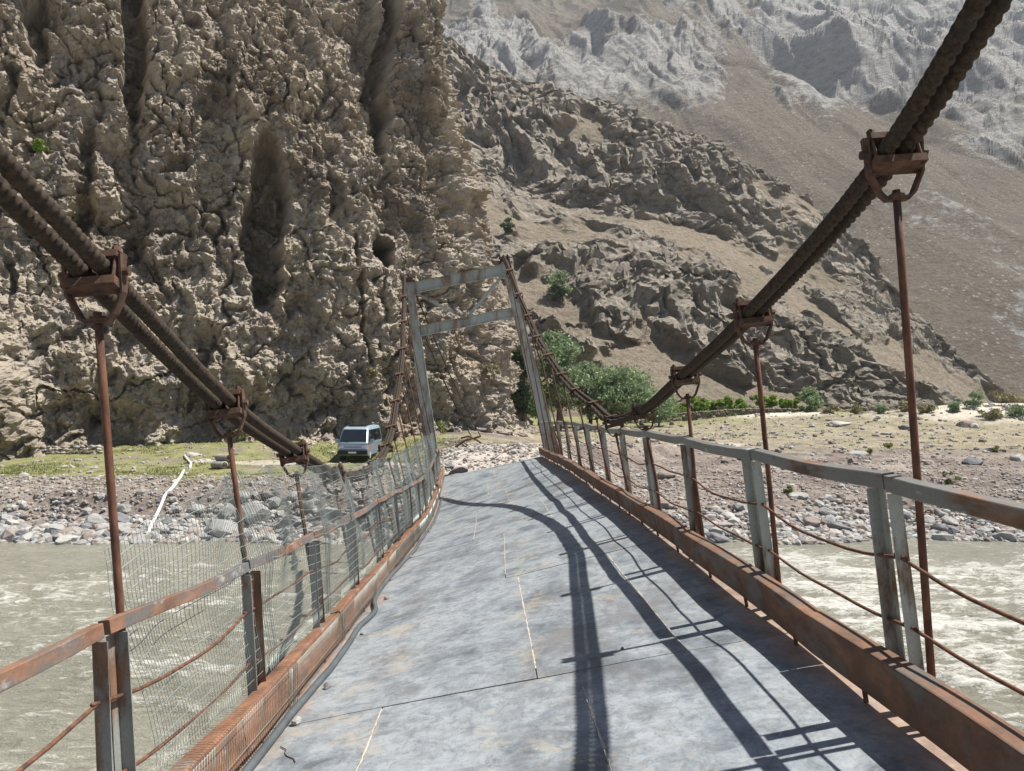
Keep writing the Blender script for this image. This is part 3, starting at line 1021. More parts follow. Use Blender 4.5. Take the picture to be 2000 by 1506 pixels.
def build_hangers():
    for side, nodes, E_, sgn in (('R', nodeR, ER, 1), ('L', nodeL, EL, -1)):
        for i in range(-1, 13):
            c = nodes[i + 3].copy()
            z = c.y
            if i >= 0:
                foot = E_(z) + across(z) * sgn * (.15 if sgn > 0 else .17) - dup_(z) * .30
            else:
                foot = E_(z) + across(z) * sgn * .16 - dup_(z) * .30
            h = (foot - c).normalized()
            a = (TILT - h * TILT.dot(h)).normalized()
            f = a.cross(h).normalized()
            if f.y < 0: f = -f
            sp = sR if sgn > 0 else sL
            t = (cable(sp, z + .15) - cable(sp, z - .15)).normalized()
            up = a.cross(t)
            if up.z < 0: up = -up
            wob = random.uniform(-.012, .012)
            rod = MB().tube([c + h * .185, c + h * .6 + a * wob, c.lerp(foot, .5) + a * wob * 2, foot], .0185, 10).build('hanger', M['rust_rod'], BR, True)
            # the strap the rod hangs from
            w = .132
            pts = [(-w, -.075), (-w + .004, .10), (-w + .05, .20), (-.05, .232), (.05, .232), (w - .05, .20), (w - .004, .10), (w, -.075)]
            path = [c + a * x + h * y for x, y in pts]
            ups = []
            for k in range(len(path)):
                tt = (path[min(k + 1, 7)] - path[max(k - 1, 0)]).normalized()
                ups.append(tt.cross(f))
            MB().sweep(path, [(-.026, -.006), (.026, -.006), (.026, .006), (-.026, .006)], [f] * 8, ups).build('yoke', M['rust'], rod)
            # clamp plates above and below the ropes
            MB().box(c + up * .068, a * .118, t * .055, up * .016).build('clamp_plate', M['rust'], rod)
            MB().box(c - up * .070, a * .124, t * .055, up * .020).build('clamp_plate', M['rust'], rod)
            if i < 7:
                for sx in (-1, 1):
                    for sy in (-1, 1):
                        q = c + a * (.106 * sx) + t * (.034 * sy)
                        MB().tube([q - up * .10, q + up * .115], .009, 6).tube([q + up * .084, q + up * .106], .019, 6).build('bolt', M['rust'], rod)
                for sx in (-1, 1):
                    q = c + a * (w * sx) + h * .005
                    MB().tube([q - a * .03, q + a * .03], .022, 6).build('yoke_bolt', M['rust'], rod)
            MB().tube([c + h * .205, c + h * .228], .036, 6).build('nut', M['rust'], rod)
            MB().box(c + h * .226 - h * .004, a * .052, f * .034, h * .004).build('washer', M['rust'], rod)
            # where the rod is tied to the crossbeam
            MB().tube([foot - h * .06, foot - h * .02], .034, 6).build('nut', M['rust'], rod)


def build_railings():
    for sgn, E_ in ((1, ER), (-1, EL)):
        rl = empty('railing', tuple(BR.location), parent=BR)

        def base(z): return E_(z) + across(z) * sgn * (.145 if sgn > 0 else .135) - dup_(z) * .05
        def upv(z): return Vector((-.125 if sgn > 0 else -.075, 0, 1)).normalized()
        def top(z): return base(z) + upv(z) * (1.17 if sgn > 0 else 1.105)
        offs = (.03, .25) if sgn > 0 else (-.42, -.20)
        posts = []
        for i in range(-2, 13):
            zc = 3.6 + 1.89 * i
            for k, o in enumerate(offs):
                z = zc + o + random.uniform(-.02, .02)
                if z > 26.4: continue
                posts.append((z, i, k))
                b, t, a = base(z), top(z), across(z)
                u = (t - b).normalized()
                s = -1 if k else 1
                lean = Vector((random.uniform(-.02, .02), random.uniform(-.03, .03), 0))
                mb = MB()
                mb.taper(b, t + lean - u * .05, .066, .007, .066, .007, a)
                mb.taper(b + a * .030 * sgn + Vector((0, .031 * s, 0)), t + lean - u * .05 + a * .030 * sgn + Vector((0, .031 * s, 0)), .007, .058, .007, .058, a)
                mb.build('post', M['paint'] if sgn > 0 else M['post_rusty'], rl)
        # top rail: one length per bay
        bays = [(posts[j][0], posts[j + 1][0]) for j in range(len(posts) - 1) if posts[j][2] == 1]
        q_ = 1.0 if sgn > 0 else .8
        prof = [(-.028, -.040), (.028, -.040), (.032, -.036), (.032, .036), (.028, .040), (-.028, .040), (-.032, .036), (-.032, -.036)]
        for j, (z0, z1) in enumerate(bays):
            n = 8
            ex = .27 if sgn > 0 else .10
            za, zb = z0 - (.20 if sgn > 0 else .13), z1 + (.012 if sgn > 0 else .04)
            zs = [za + (zb - za) * i / n for i in range(n + 1)]
            jz = random.uniform(-.012, .012)
            path = [top(z) + Vector((random.uniform(-.004, .004), 0, jz + random.uniform(-.004, .004) - .02 * math.sin(math.pi * i / n))) for i, z in enumerate(zs)]
            MB().sweep(path, [(x * q_, y * q_) for x, y in prof], [across(z) for z in zs], [dup_(z) for z in zs]).build('top_rail', M['paint_rail'] if sgn > 0 else M['rail_rusty'], rl)
        for fr in (.40, .70):
            for j, (z0, z1) in enumerate(bays):
                a, b = z0 - .26, z1 + .06
                sag = random.uniform(.02, .09)
                off = random.uniform(-.03, .03)
                n = 10
                path = []
                for i in range(n + 1):
                    z = a + (b - a) * i / n
                    path.append(base(z) + upv(z) * (1.15 * fr) + Vector((off * math.sin(math.pi * i / n), 0, -sag * math.sin(math.pi * i / n) + .005 * math.sin(i * 1.3 + j))))
                MB().tube(path, .0095, 7).build('rail_rod', M['rust_rod'], rl, True)


def build_tower():
    tw = empty('tower', (-1.5, 27, -2.8), parent=BR)
    tl, tr = P(800, 552, 27.0), P(985, 512, 27.15)
    fl, fr = P(853, 925, 27.0), P(1091, 878, 27.15)
    fl.z, fr.z = fl.z - .6, fr.z - .9
    side = (tr - tl).normalized()
    for a, b in ((fl, tl), (fr, tr)):
        d = (b - a).normalized()
        lg = MB().taper(a, b, .50, .42, .25, .26, side).build('leg', M['tower'], tw)
        # edge angles and batten plates that stiffen the box leg
        ax = d.cross(Vector((0, 1, 0))).normalized()
        for sx in (-1, 1):
            MB().taper(a + ax * sx * .235 + Vector((0, -.225, 0)), b + ax * sx * .112 + Vector((0, -.14, 0)), .035, .012, .025, .010, side).build('edge_angle', M['tower'], lg)
        for k in range(1, 8):
            q = a.lerp(b, k / 8)
            wk = .5 + (.25 - .5) * k / 8
            MB().box(q + Vector((0, -(.21 + (.13 - .21) * k / 8) - .006, 0)), ax * (wk / 2 - .03), d * .05, Vector((0, .006, 0))).build('batten_plate', M['tower'], lg)
        MB().box(b + d * .03, side * .22, Vector((0, .2, 0)), d * .02).build('cap_plate', M['rust'], lg)
        MB().box(b + d * .11, side * .14, Vector((0, .17, 0)), d * .05).box(b + d * .17, side * .17, Vector((0, .10, 0)), d * .012).build('saddle', M['rust'], lg)
    ends = [(P(806, 563, 26.98), P(986, 527, 27.1), .36), (P(816, 648, 26.98), P(1008, 609, 27.1), .33)]
    for a, b, h in ends:
        up = (b - a).normalized().cross(Vector((0, 1, 0)))
        cb = MB().bar(a, b, .10, h, up).build('crossbeam', M['tower'], tw)
        for s in (-1, 1):
            MB().bar(a + up * s * (h / 2 + .008) + Vector((0, -.03, 0)), b + up * s * (h / 2 + .008) + Vector((0, -.03, 0)), .17, .016, up).build('flange', M['tower'], cb)
    mid = P(911, 622, 26.95)
    for q in (P(813, 574, 26.95), P(980, 540, 27.05)):
        MB().bar(q, mid, .10, .055, (0, 1, 0)).build('brace', M['tower'], tw)
    # backstays to the anchor behind the tower
    aL, aR = hit(932, 852, 31, 60), Vector((2.9, 38, -2.4))
    for top, anc in ((nodeL[-1], aL), (nodeR[-1], aR)):
        for o in (-.14, .14):
            path = [top.lerp(anc + Vector((o * 2.2, 0, -.25)), k / 30) + Vector((o * (1 - k / 30), 0, -.35 * math.sin(math.pi * k / 30) + .06)) for k in range(31)]
            MB().tube(path, .030, 7).build('backstay', M['rope'], BR, True)
    c = Vector((-.75, 26.95, -3.25))
    MB().box(c, (2.2, 0, .22), (0, .45, 0), (0, 0, .42)).build('abutment', M['concrete'], BR)


def build_wire_mesh():
    zt = spline([3.2, 3.6, 4.4, 5.4, 7.0, 9.3, 12, 16, 20, 24, 26.5], [-.85, -.72, -.60, -.52, -.60, -.80, -.92, -1.0, -1.0, -1.05, -1.10])

    def surf(z, v):
        """Points of the sagging net: z along the bridge, v from the kerb foot to the top edge."""
        z, v = np.broadcast_arrays(np.asarray(z, float), np.asarray(v, float))
        zs, vs = z.ravel(), v.ravel()
        ex, ez = fLx(zs), fLz(zs)
        b = np.stack([zs * .55, vs * 1.3, zs * 0], -1)
        w = fbm(b, 2, 51)
        w2 = perlin(np.stack([zs * 2.1, vs * 1.1, zs * 0], -1), 53)
        k = np.clip((vs - .22) / .78, 0, 1)
        x = ex + np.interp(vs, [0, .16, .22], [.016, .016, -.125]) - .24 * k**1.4 + (.12 * w + .04 * w2) * np.clip(k * 2.2 - .1, 0, 1)
        top = zt(zs) + .05 * perlin(np.stack([zs * 3., zs * 0, zs * 0], -1), 55)
        kz = ez - .02 + np.interp(vs, [0, .16, 1], [-.03, .262, .262])
        zz = kz * (1 - k) + top * k
        y = zs + .07 * w2 * vs + .10 * vs * perlin(np.stack([zs * .8, vs, zs * 0 + 4], -1), 57)
        return np.stack([x, y, zz], -1).reshape(*z.shape, 3)

    VV, FF, off = [], [], 0

    def wires(Pp, r):
        nonlocal off
        n, m = Pp.shape[:2]
        o = np.array([[0, 1, 0], [.87, -.5, 0], [-.87, -.5, 0]]) * r
        if abs(Pp[0, -1, 2] - Pp[0, 0, 2]) < abs(Pp[0, -1, 1] - Pp[0, 0, 1]):
            o = o[:, [0, 2, 1]]
        else:
            o = o[:, [0, 1, 2]]
        V = Pp[:, :, None, :] + o[None, None]
        i = np.arange(n * m * 3).reshape(n, m, 3)
        a, b = i[:, :-1], i[:, 1:]
        Fc = np.stack([a, np.roll(a, -1, 2), np.roll(b, -1, 2), b], -1).reshape(-1, 4)
        VV.append(V.reshape(-1, 3)); FF.append(Fc + off)
        off += n * m * 3

    zv = np.arange(3.6, 26.3, .036)
    vv = np.concatenate([[0, .08, .16, .19, .22], np.linspace(.22, 1, 13)[1:]])
    wires(surf(zv[:, None], vv[None, :]), .0020)
    hz = np.linspace(3.6, 26.3, 330)
    wires(surf(hz[None, :], np.concatenate([[.05, .155], np.linspace(.24, 1, 18)])[:, None]), .0024)
    # doubled wires at the overlaps of the rolls
    zo = np.concatenate([c + np.arange(-.10, .11, .05) for c in (5.5, 7.4, 9.4, 11.5, 13.6, 16, 19, 22, 25)])
    wires(surf(zo[:, None], vv[None, :]) + np.array([.015, 0, 0]), .0030)
    me = np_mesh('wire_netting', np.concatenate(VV), np.concatenate(FF), M['wire'], True)
    o = add_obj('wire_netting', me)
    tagged(o, 'grey welded wire netting hung along the rusty red kerb and railing', 'wire netting')


def build_conduit():
    zs = np.arange(2.2, 21.5, .016)
    V = []
    mb = MB()
    pts, rr = [], []
    for k, z in enumerate(zs):
        w = EL(z).x + .075 + .045 * math.sin(z * 1.1) * (z < 14) + .03 * math.sin(z * .37 + 1) + .10 * math.exp(-((z - 8.6) / .5)**2)
        u = (w - EL(z).x) / 3.4
        pts.append(deck(u, float(z)) + dup_(z) * .030)
        rr.append(.030 if k % 2 else .024)
    mb.tube(pts, rr, 8)
    tagged(mb.build('conduit', M['conduit'], None, True), 'black ribbed plastic conduit lying along the foot of the red kerb', 'conduit')


build_deck()
build_kerbs()
build_cables()
build_hangers()
build_railings()
build_tower()
build_wire_mesh()
build_conduit()

# ------------------------------------------------------------------ stones
import bmesh


def ico(sub):
    bm = bmesh.new()
    bmesh.ops.create_icosphere(bm, subdivisions=sub, radius=1.0)
    V = np.array([tuple(v.co) for v in bm.verts], np.float32)
    Fc = np.array([[v.index for v in f.verts] for f in bm.faces], np.int32)
    bm.free()
    return V, Fc


def stone_shape(sub, seed):
    """An angular, flattened river stone: a sphere cut by random planes."""
    rs = np.random.default_rng(seed)
    V, Fc = ico(sub)
    for _ in range(11 if sub > 1 else 6):
        n = rs.normal(size=3); n /= np.linalg.norm(n)
        d = rs.uniform(.52, .9)
        s = V @ n
        V = V - np.clip(s - d, 0, None)[:, None] * n[None] * .92
    V = V * (1 + .10 * fbm(V * 1.7 + seed, 2, seed % 50)[:, None])
    V = V * rs.uniform((.85, .62, .42), (1.15, .95, .72))
    return V.astype(np.float32), Fc


STONES = [stone_shape(3, 500 + k) for k in range(9)]
STONE_ME = {}


def stone_mesh(k, mat):
    if (k, mat) not in STONE_ME:
        V, Fc = STONES[k]
        STONE_ME[(k, mat)] = np_mesh('boulder', V, Fc, M[mat], False)
    return STONE_ME[(k, mat)]


def put_stone(name, k, mat, loc, size, rz, parent=None, tilt=None):
    o = bpy.data.objects.new(name, stone_mesh(k, mat))
    COL.objects.link(o)
    if parent is not None:
        o.parent = parent
        loc = Vector(loc) - world_loc(parent)
    o.location = loc
    o.scale = size if isinstance(size, tuple) else (size, size, size)
    o.rotation_euler = (random.uniform(-.25, .25) if tilt is None else tilt, random.uniform(-.25, .25), rz)
    return o


def waterline(x):
    ys = np.arange(22, 30, .05)
    h = H(np.full_like(ys, x), ys, False)
    return float(ys[np.argmax(h > WL)])


def build_boulders():
    looks = [('stone', 'mid grey'), ('stone_pale', 'pale grey'), ('stone_brown', 'purplish brown'), ('stone_dark', 'dark slate grey')]
    big = [  # px, py, width px, height factor, material, label
        (502, 1018, 78, .85, 'stone', 'big speckled boulder at the water edge seen through the wire netting'),
        (442, 1046, 92, .55, 'stone', 'wide wedge shaped grey boulder in the shallows beside the big speckled boulder'),
        (385, 1050, 40, .55, 'stone_brown', 'low brown boulder in the shallows next to the wedge shaped boulder'),
        (565, 1030, 46, .7, 'stone_dark', 'dark boulder at the water edge on the bridge side of the big speckled boulder'),
        (640, 1010, 54, .7, 'stone', 'grey boulder under the bridge netting at the foot of the abutment slope'),
        (1672, 888, 46, .42, 'stone', 'flat pale slab of rock lying on the gravel slope of the field'),
        (1768, 838, 32, .7, 'stone_dark', 'dark rock standing in the dry field below the sandy bank'),
        (1886, 832, 44, .6, 'stone_brown', 'broad brown boulder in the dry grass of the field'),
        (1988, 902, 34, .7, 'stone_pale', 'pale rounded rock with a dark hollow beneath on the gravel slope'),
        (1902, 905, 46, .55, 'stone_dark', 'jagged dark rock group half sunk in the gravel slope'),
        (1640, 832, 50, .35, 'stone_pale', 'low pale hump of rock in the dry grass near the gravel track'),
        (1395, 1058, 50, .6, 'stone_dark', 'dark boulder at the water edge below the field side railing'),
        (1560, 975, 40, .6, 'stone', 'grey boulder in the notch at the top of the cobble strip'),
        (1300, 935, 44, .7, 'stone_brown', 'brown boulder on the rubble slope beside the bridge end'),
        (895, 925, 44, .7, 'stone_brown', 'brown boulder wedged under the end of the bridge deck'),
        (120, 845, 46, .6, 'stone_brown', 'brown boulder at the foot of the cliff behind the low stone wall'),
        (375, 888, 34, .5, 'stone_pale', 'pale flat rock in the grass near the white hose'),
        (640, 860, 40, .7, 'stone_brown', 'brown boulder at the cliff foot beside the parked van'),
    ]
    for k, (px, py, wd, hf, mat, lab) in enumerate(big):
        p = hit(px, py, 20)
        r = wd / FPX * p.y / 2
        o = put_stone('boulder', k % 9, mat, p + Vector((0, 0, r * hf * .25)), (r, r * .9, r * hf * 1.25), random.uniform(-.4, .4), tilt=.05)
        tagged(o, lab, 'boulder')
    n, tries, kept = 0, 0, []
    while n < 282 and tries < 6000:
        tries += 1
        left = random.random() < .6
        x = random.uniform(-18.5, -1.8) if left else random.uniform(2.2, 18.5)
        y = waterline(x) + abs(random.gauss(.2, .95)) - .15
        if y > 28.3 or (abs(x + 12.6) < .7 and y > 25.6): continue
        r = random.choice((.12, .15, .18, .22, .26, .32, .38)) * random.uniform(.8, 1.15) * (1.1 if left else .92)
        if any((x - a)**2 + (y - b)**2 < (.62 * (r + c))**2 for a, b, c in kept): continue
        kept.append((x, y, r))
        mi = random.choices((0, 1, 2, 3), (.4, .25, .22, .13))[0]
        z = max(float(H(x, y)[0]), WL - .05)
        o = put_stone('boulder', random.randrange(9), looks[mi][0], (x, y, z + r * .22), (r * random.uniform(.9, 1.25), r, r * random.uniform(.9, 1.2)), random.uniform(0, 6.28))
        where = 'on the cliff side of the bridge' if left else 'on the field side of the bridge'
        tagged(o, f'{looks[mi][1]} boulder in the waterline cobbles {where}', 'boulder', f'{looks[mi][1]} waterline boulders {where}')
        n += 1


def build_cobbles():
    """Everything smaller on the bank: far too many to count."""
    rs = np.random.default_rng(5)
    mats = ['rubble', 'stone', 'stone_pale', 'stone_brown', 'stone_dark']
    med, sml = [stone_shape(1, 700 + k) for k in range(5)], [stone_shape(0 + 1, 800 + k) for k in range(3)]
    tiny = []
    for k in range(4):
        V, Fc = ico(1)
        V, Fc = np.array([(1, 0, 0), (-1, 0, 0), (0, 1, 0), (0, -1, 0), (0, 0, 1), (0, 0, -1), (.6, .6, .5), (-.6, -.5, .6)], np.float32), None
        V, Fc = ico(0 + 1)
        tiny.append((V, Fc))
    spots = []

    def add(n, xf, yf, rf, wts):
        x, y = xf(n), yf(n)
        spots.append(np.stack([x, y, rf(n), rs.choice(5, n, p=wts)], -1))
    U = rs.uniform
    wl = lambda x: np.interp(x, np.arange(-30, 31), [waterline(float(v)) for v in range(-30, 31)])
    for lo, hi, n in ((-24, -2.0, 7000), (2.2, 24, 6500)):
        x = U(lo, hi, n)
        y = wl(x) + np.abs(rs.normal(.1, 1.15, n)) - .25
        spots.append(np.stack([x, y, rs.gamma(2.5, .032, n) + .035, rs.choice(5, n, p=[.22, .33, .17, .15, .13])], -1))
    add(7000, lambda n: U(2.5, 27, n), lambda n: 27.5 + rs.gamma(2., 2.6, n), lambda n: rs.gamma(1.6, .020, n) + .022, [.6, .1, .1, .2, 0.])
    add(3200, lambda n: U(-22, -2.6, n), lambda n: U(27.5, 31, n), lambda n: rs.gamma(1.6, .02, n) + .02, [.6, .1, .1, .2, 0.])
    add(420, lambda n: U(-24, -2.6, n), lambda n: U(31, 46, n), lambda n: rs.gamma(2., .03, n) + .03, [.5, .1, .2, .2, 0.])
    add(1500, lambda n: U(2.5, 45, n), lambda n: U(37, 75, n), lambda n: rs.gamma(2., .05, n) + .03, [.4, .15, .15, .25, .05])
    add(2600, lambda n: rs.normal(-.6, 3.6, n), lambda n: U(25.6, 36, n), lambda n: rs.gamma(2., .022, n) + .025, [.5, .2, .15, .15, 0.])
    A = np.concatenate(spots)
    A = A[(np.abs(A[:, 0] + .7) > 1.9) | (A[:, 1] > 27.3) | (A[:, 1] < 26)]
    z = np.maximum(H(A[:, 0], A[:, 1]), WL - .03)
    VV, FF, MI, off = [], [], [], 0
    for k in range(len(med)):
        sel = np.where(np.arange(len(A)) % len(med) == k)[0]
        V, Fc = med[k]
        n = len(sel)
        a = U(0, 6.28, n)
        c, s = np.cos(a), np.sin(a)
        r = A[sel, 2]
        sc = r[:, None] * U((.85, .85, .8), (1.25, 1.15, 1.35), (n, 3))
        L = V[None] * sc[:, None, :]
        t = U(-.45, .45, n)
        L = np.stack([L[..., 0], L[..., 1] * np.cos(t)[:, None] - L[..., 2] * np.sin(t)[:, None], L[..., 1] * np.sin(t)[:, None] + L[..., 2] * np.cos(t)[:, None]], -1)
        Q = np.stack([L[..., 0] * c[:, None] - L[..., 1] * s[:, None], L[..., 0] * s[:, None] + L[..., 1] * c[:, None], L[..., 2]], -1)
        Q += np.stack([A[sel, 0], A[sel, 1], z[sel] + r * .2], -1)[:, None, :]
        VV.append(Q.reshape(-1, 3))
        FF.append((Fc[None] + (np.arange(n) * len(V))[:, None, None]).reshape(-1, 3) + off)
        MI.append(np.repeat(A[sel, 3].astype(np.int32), len(Fc)))
        off += n * len(V)
    me = np_mesh('cobbles', np.concatenate(VV), np.concatenate(FF), M[mats[0]], False)
    for m in mats[1:]:
        me.materials.append(M[m])
    me.polygons.foreach_set('material_index', np.concatenate(MI))
    tagged(add_obj('cobbles', me), 'loose cobbles and scree scattered over both slopes of the far bank', 'cobbles', kind='stuff')


def build_walls():
    # low dry stone wall on the grass below the cliff
    a, b = hit(42, 890, 26), hit(200, 884, 26)
    w = empty('dry_stone_wall', tuple((a + b) / 2))
    tagged(w, 'short low dry stone wall on the grass below the cliff', 'stone wall')
    L = (b - a).length
    for c in range(3):
        x = random.uniform(0, .15)
        while x < L:
            r = random.uniform(.10, .17)
            p = a.lerp(b, min(1, x / L))
            if not (c == 2 and random.random() < .35):
                put_stone('stone', random.randrange(9), random.choice(('stone_brown', 'stone_brown', 'stone', 'stone_pale')), p + Vector((0, random.uniform(-.06, .06), .08 + c * .155)), (r * 1.1, r * .95, r * 1.05), random.uniform(-.6, .6), w)
            x += r * 1.55
    # long field wall across the river flat: stones too small to tell apart
    a, b = hit(1215, 826, 40), hit(1562, 827, 40)
    a.y, b.y = 76, 77
    a.x, b.x = (1215 - 1000) / FPX * 76, (1562 - 1000) / FPX * 77
    w = empty('field_wall', tuple((a + b) / 2))
    tagged(w, 'long dark dry stone wall in front of the bright green crops', 'stone wall')
    VV, FF, off = [], [], 0
    rs = np.random.default_rng(9)
    L = (b - a).length
    gz = float(H((a.x + b.x) / 2, 76.5)[0])
    for c in range(5):
        x = 0
        while x < L:
            V, Fc = stone_shape(1, int(rs.integers(0, 40)))
            r = rs.uniform(.14, .22)
            p = a.lerp(b, x / L)
            VV.append(V * np.array([r * 1.2, r * 1.3, r * 1.1]) + np.array([p.x, p.y, float(H(p.x, p.y, False)[0]) + .05 + c * .19]) + rs.normal(0, .02, 3))
            FF.append(Fc + off)
            off += len(V)
            x += r * 1.7
    o = add_obj('wall_stone', np_mesh('wall_stone', np.concatenate(VV), np.concatenate(FF), M['stone_brown'], False), w)
    o['kind'] = 'stuff'


# ------------------------------------------------------------------ plants
def leaf_mesh(name, centres, radii, n, size, mat, seed, flat=.75):
    rs = np.random.default_rng(seed)
    k = rs.choice(len(centres), n, p=np.array(radii)**2 / np.sum(np.array(radii)**2))
    d = rs.normal(size=(n, 3))
    d /= np.linalg.norm(d, axis=1, keepdims=True)
    R = np.array(radii)[k] * rs.uniform(.25, 1.0, n)**.5 * (1 + .25 * rs.normal(size=n))
    c = np.array(centres)[k] + d * R[:, None] * np.array([1, 1, flat])
    a = rs.normal(size=(n, 3)); a /= np.linalg.norm(a, axis=1, keepdims=True)
    b = np.cross(a, rs.normal(size=(n, 3))); b /= np.linalg.norm(b, axis=1, keepdims=True)
    s = size * rs.uniform(.6, 1.3, n)[:, None]
    V = np.stack([c - a * s, c + b * s * .45, c + a * s, c - b * s * .45], 1).reshape(-1, 3)
    return np_mesh(name, V, np.arange(n * 4).reshape(n, 4), mat, False)


def plant(name, label, cat, loc, h, w, leaf, n, size, group=None, trunk=.0, seed=1, blobs=14, stems=5):
    """A tree or bush: limbs rising from the foot into a crown of leaves."""
    rs = random.Random(seed)
    root = tagged(empty(name, tuple(loc)), label, cat, group)
    cen, rad = [], []
    ch = h * (1 - trunk)
    for i in range(blobs):
        a = rs.uniform(0, 6.28)
        e = rs.uniform(0, 1)
        rr = w / 2 * (.82 * math.sin(math.pi * (.14 + .78 * e)) + .05) * rs.uniform(.25, 1.)
        cen.append((rr * math.cos(a), rr * math.sin(a), h * trunk + ch * (.12 + .80 * e)))
        rad.append(w * rs.uniform(.09, .20))
    if trunk > 0:
        mb = MB()
        top = (rs.uniform(-.1, .1) * w, rs.uniform(-.1, .1) * w, h * .8)
        mb.tube([(0, 0, -.25), (.02 * h, 0, h * .25), (-.01 * h, .01 * h, h * .5), top], [h * .035, h * .028, h * .02, h * .007], 7)
        mb.build('trunk', M['bark'], root, True, local=True)
        start = lambda: (0, 0, h * rs.uniform(.22, .55))
    else:
        start = lambda: (rs.uniform(-.05, .05) * w, rs.uniform(-.05, .05) * w, -.1)
    for i in range(stems):
        c = cen[rs.randrange(blobs)]
        s = start()
        m = tuple((s[k] + c[k]) / 2 + (0, 0, .06 * h)[k] for k in range(3))
        MB().tube([s, m, c], [h * .014, h * .010, h * .004], 5).build('limb' if trunk else 'stem', M['bark'], root, True, local=True)
    add_obj('crown' if trunk else 'foliage', leaf_mesh('foliage', cen, rad, n, size, M[leaf], seed), root, local=True)
    return root


def ground_at(px, Y):
    x = (px - 1000) / FPX * Y
    return Vector((x, Y, float(H(x, Y)[0]) - .03))


def build_plants():
    T = [  # px, Y, top py, width px, leaf, n, size, label
        (1022, 58, 668, 84, 'leaf_dark', 7500, .16, 'dark leafy tree crowded against the cliff end behind the tower'),
        (1090, 63, 645, 128, 'leaf_grey', 11000, .17, 'tall grey green willow rising behind the tower leg'),
        (1152, 69, 706, 100, 'leaf_grey', 8000, .17, 'slender grey green willow between the tall willow and the round one'),
        (1214, 65, 724, 150, 'leaf_grey', 10500, .17, 'broad round grey green willow at the end of the field wall'),
        (1286, 70, 768, 100, 'leaf_grey', 4500, .15, 'low spreading willow between the round willow and the crops'),
        (1052, 72, 742, 80, 'leaf_lime', 3200, .16, 'bright green young tree low between the dark tree and the willows'),
        (1582, 79, 757, 52, 'leaf_grey', 2600, .14, 'small lone tree standing at the far end of the field wall'),
    ]
    for k, (px, Y, ty, wp, leaf, n, s, lab) in enumerate(T):
        g = ground_at(px, Y)
        h = P(px, ty, Y).z - g.z
        plant('tree', lab, 'tree', g, h, wp / FPX * Y, leaf, n, s, 'trees on the river flat', .16, 20 + k, 38, 9)
    # bushes on the hillside
    for k, (px, py, hp, wp, lab) in enumerate(((1098, 562, 52, 62, 'dark bush with grey green top growing on the hillside scree'), (1092, 575, 36, 40, 'small bush below the dark bush on the hillside scree'), (988, 440, 30, 30, 'round bush clinging under the crags beside the cliff edge'))):
        p = on_surface(HILL['V'], px, py + hp * .35, 6)
        plant('hillside_bush', lab, 'bush', p, hp / FPX * p.y, wp / FPX * p.y, 'leaf_dark' if k else 'leaf_grey', 2200, .22, None, 0, 50 + k, 14, 5)
    # crops behind the field wall
    px, k = 1300, 0
    while px < 1570:
        Y = 79.5 + random.uniform(-.8, 2.5)
        g = ground_at(px, Y)
        h = P(px, random.uniform(768, 782), Y).z - g.z
        plant('crop_bush', 'bright lime green crop bush growing behind the dark field wall', 'bush', g, h, random.uniform(1.7, 2.5), 'leaf_lime', 1500, .2, 'lime green crops behind the field wall', 0, 80 + k, 9, 3)
        px += random.uniform(13, 22); k += 1
    # scrub on the sandy bank and the field
    scrub = [(1905, 787, 26, 50), (1958, 783, 30, 60), (1990, 776, 24, 50), (1862, 797, 18, 40), (1812, 799, 16, 44), (1770, 797, 15, 40), (1725, 802, 14, 40), (1672, 803, 14, 40), (1938, 812, 16, 60), (1985, 806, 18, 60), (1625, 803, 14, 36)]
    for k, (px, py, hp, wp) in enumerate(scrub):
        p = hit(px, py + hp * .4, 40, 125)
        plant('scrub_bush', 'low dry olive scrub bush on the pale sandy bank' if k % 3 else 'low grey green scrub bush on the pale sandy bank', 'bush', p, hp / FPX * p.y * 1.1, wp / FPX * p.y, 'leaf_dry' if k % 3 else 'leaf_grey', 900, .11, 'scrub on the sandy bank', 0, 120 + k, 9, 3)
    for k, (px, py, hp, wp) in enumerate([(1856, 948, 26, 34), (1700, 890, 12, 16), (1540, 968, 16, 20), (1085, 905, 12, 20), (1948, 884, 12, 24), (1735, 875, 12, 22)]):
        p = hit(px, py, 24, 80)
        plant('weed_tuft', 'small green weed tuft growing from the gravel slope', 'weed', p, hp / FPX * p.y, wp / FPX * p.y, 'grass', 260, .07, 'weeds on the gravel slope', 0, 150 + k, 6, 3)
    for k, (px, py, hp, wp, leaf, lab) in enumerate([(75, 298, 26, 34, 'leaf_lime', 'green bush growing from a ledge high on the cliff'), (955, 742, 34, 44, 'leaf_dry', 'dry olive bush on the lower cliff beside the backstay cables'), (722, 728, 24, 30, 'leaf_dry', 'straw coloured tuft at the foot of the cliff crack above the van'), (528, 565, 26, 40, 'leaf_grey', 'grey green bush at the bottom of the dark cliff gully'), (480, 845, 24, 40, 'leaf_dry', 'grey dry bush at the cliff foot behind the parked van'), (868, 838, 26, 60, 'grass', 'green bush on the grass at the cliff foot behind the tower leg')]):
        p = on_surface(CLIFF['V'], px, py, 6)
        plant('cliff_bush', lab, 'bush', p + Vector((0, -.15, -.2)), hp / FPX * p.y, wp / FPX * p.y, leaf, 900, .08, None, 0, 170 + k, 9, 4)


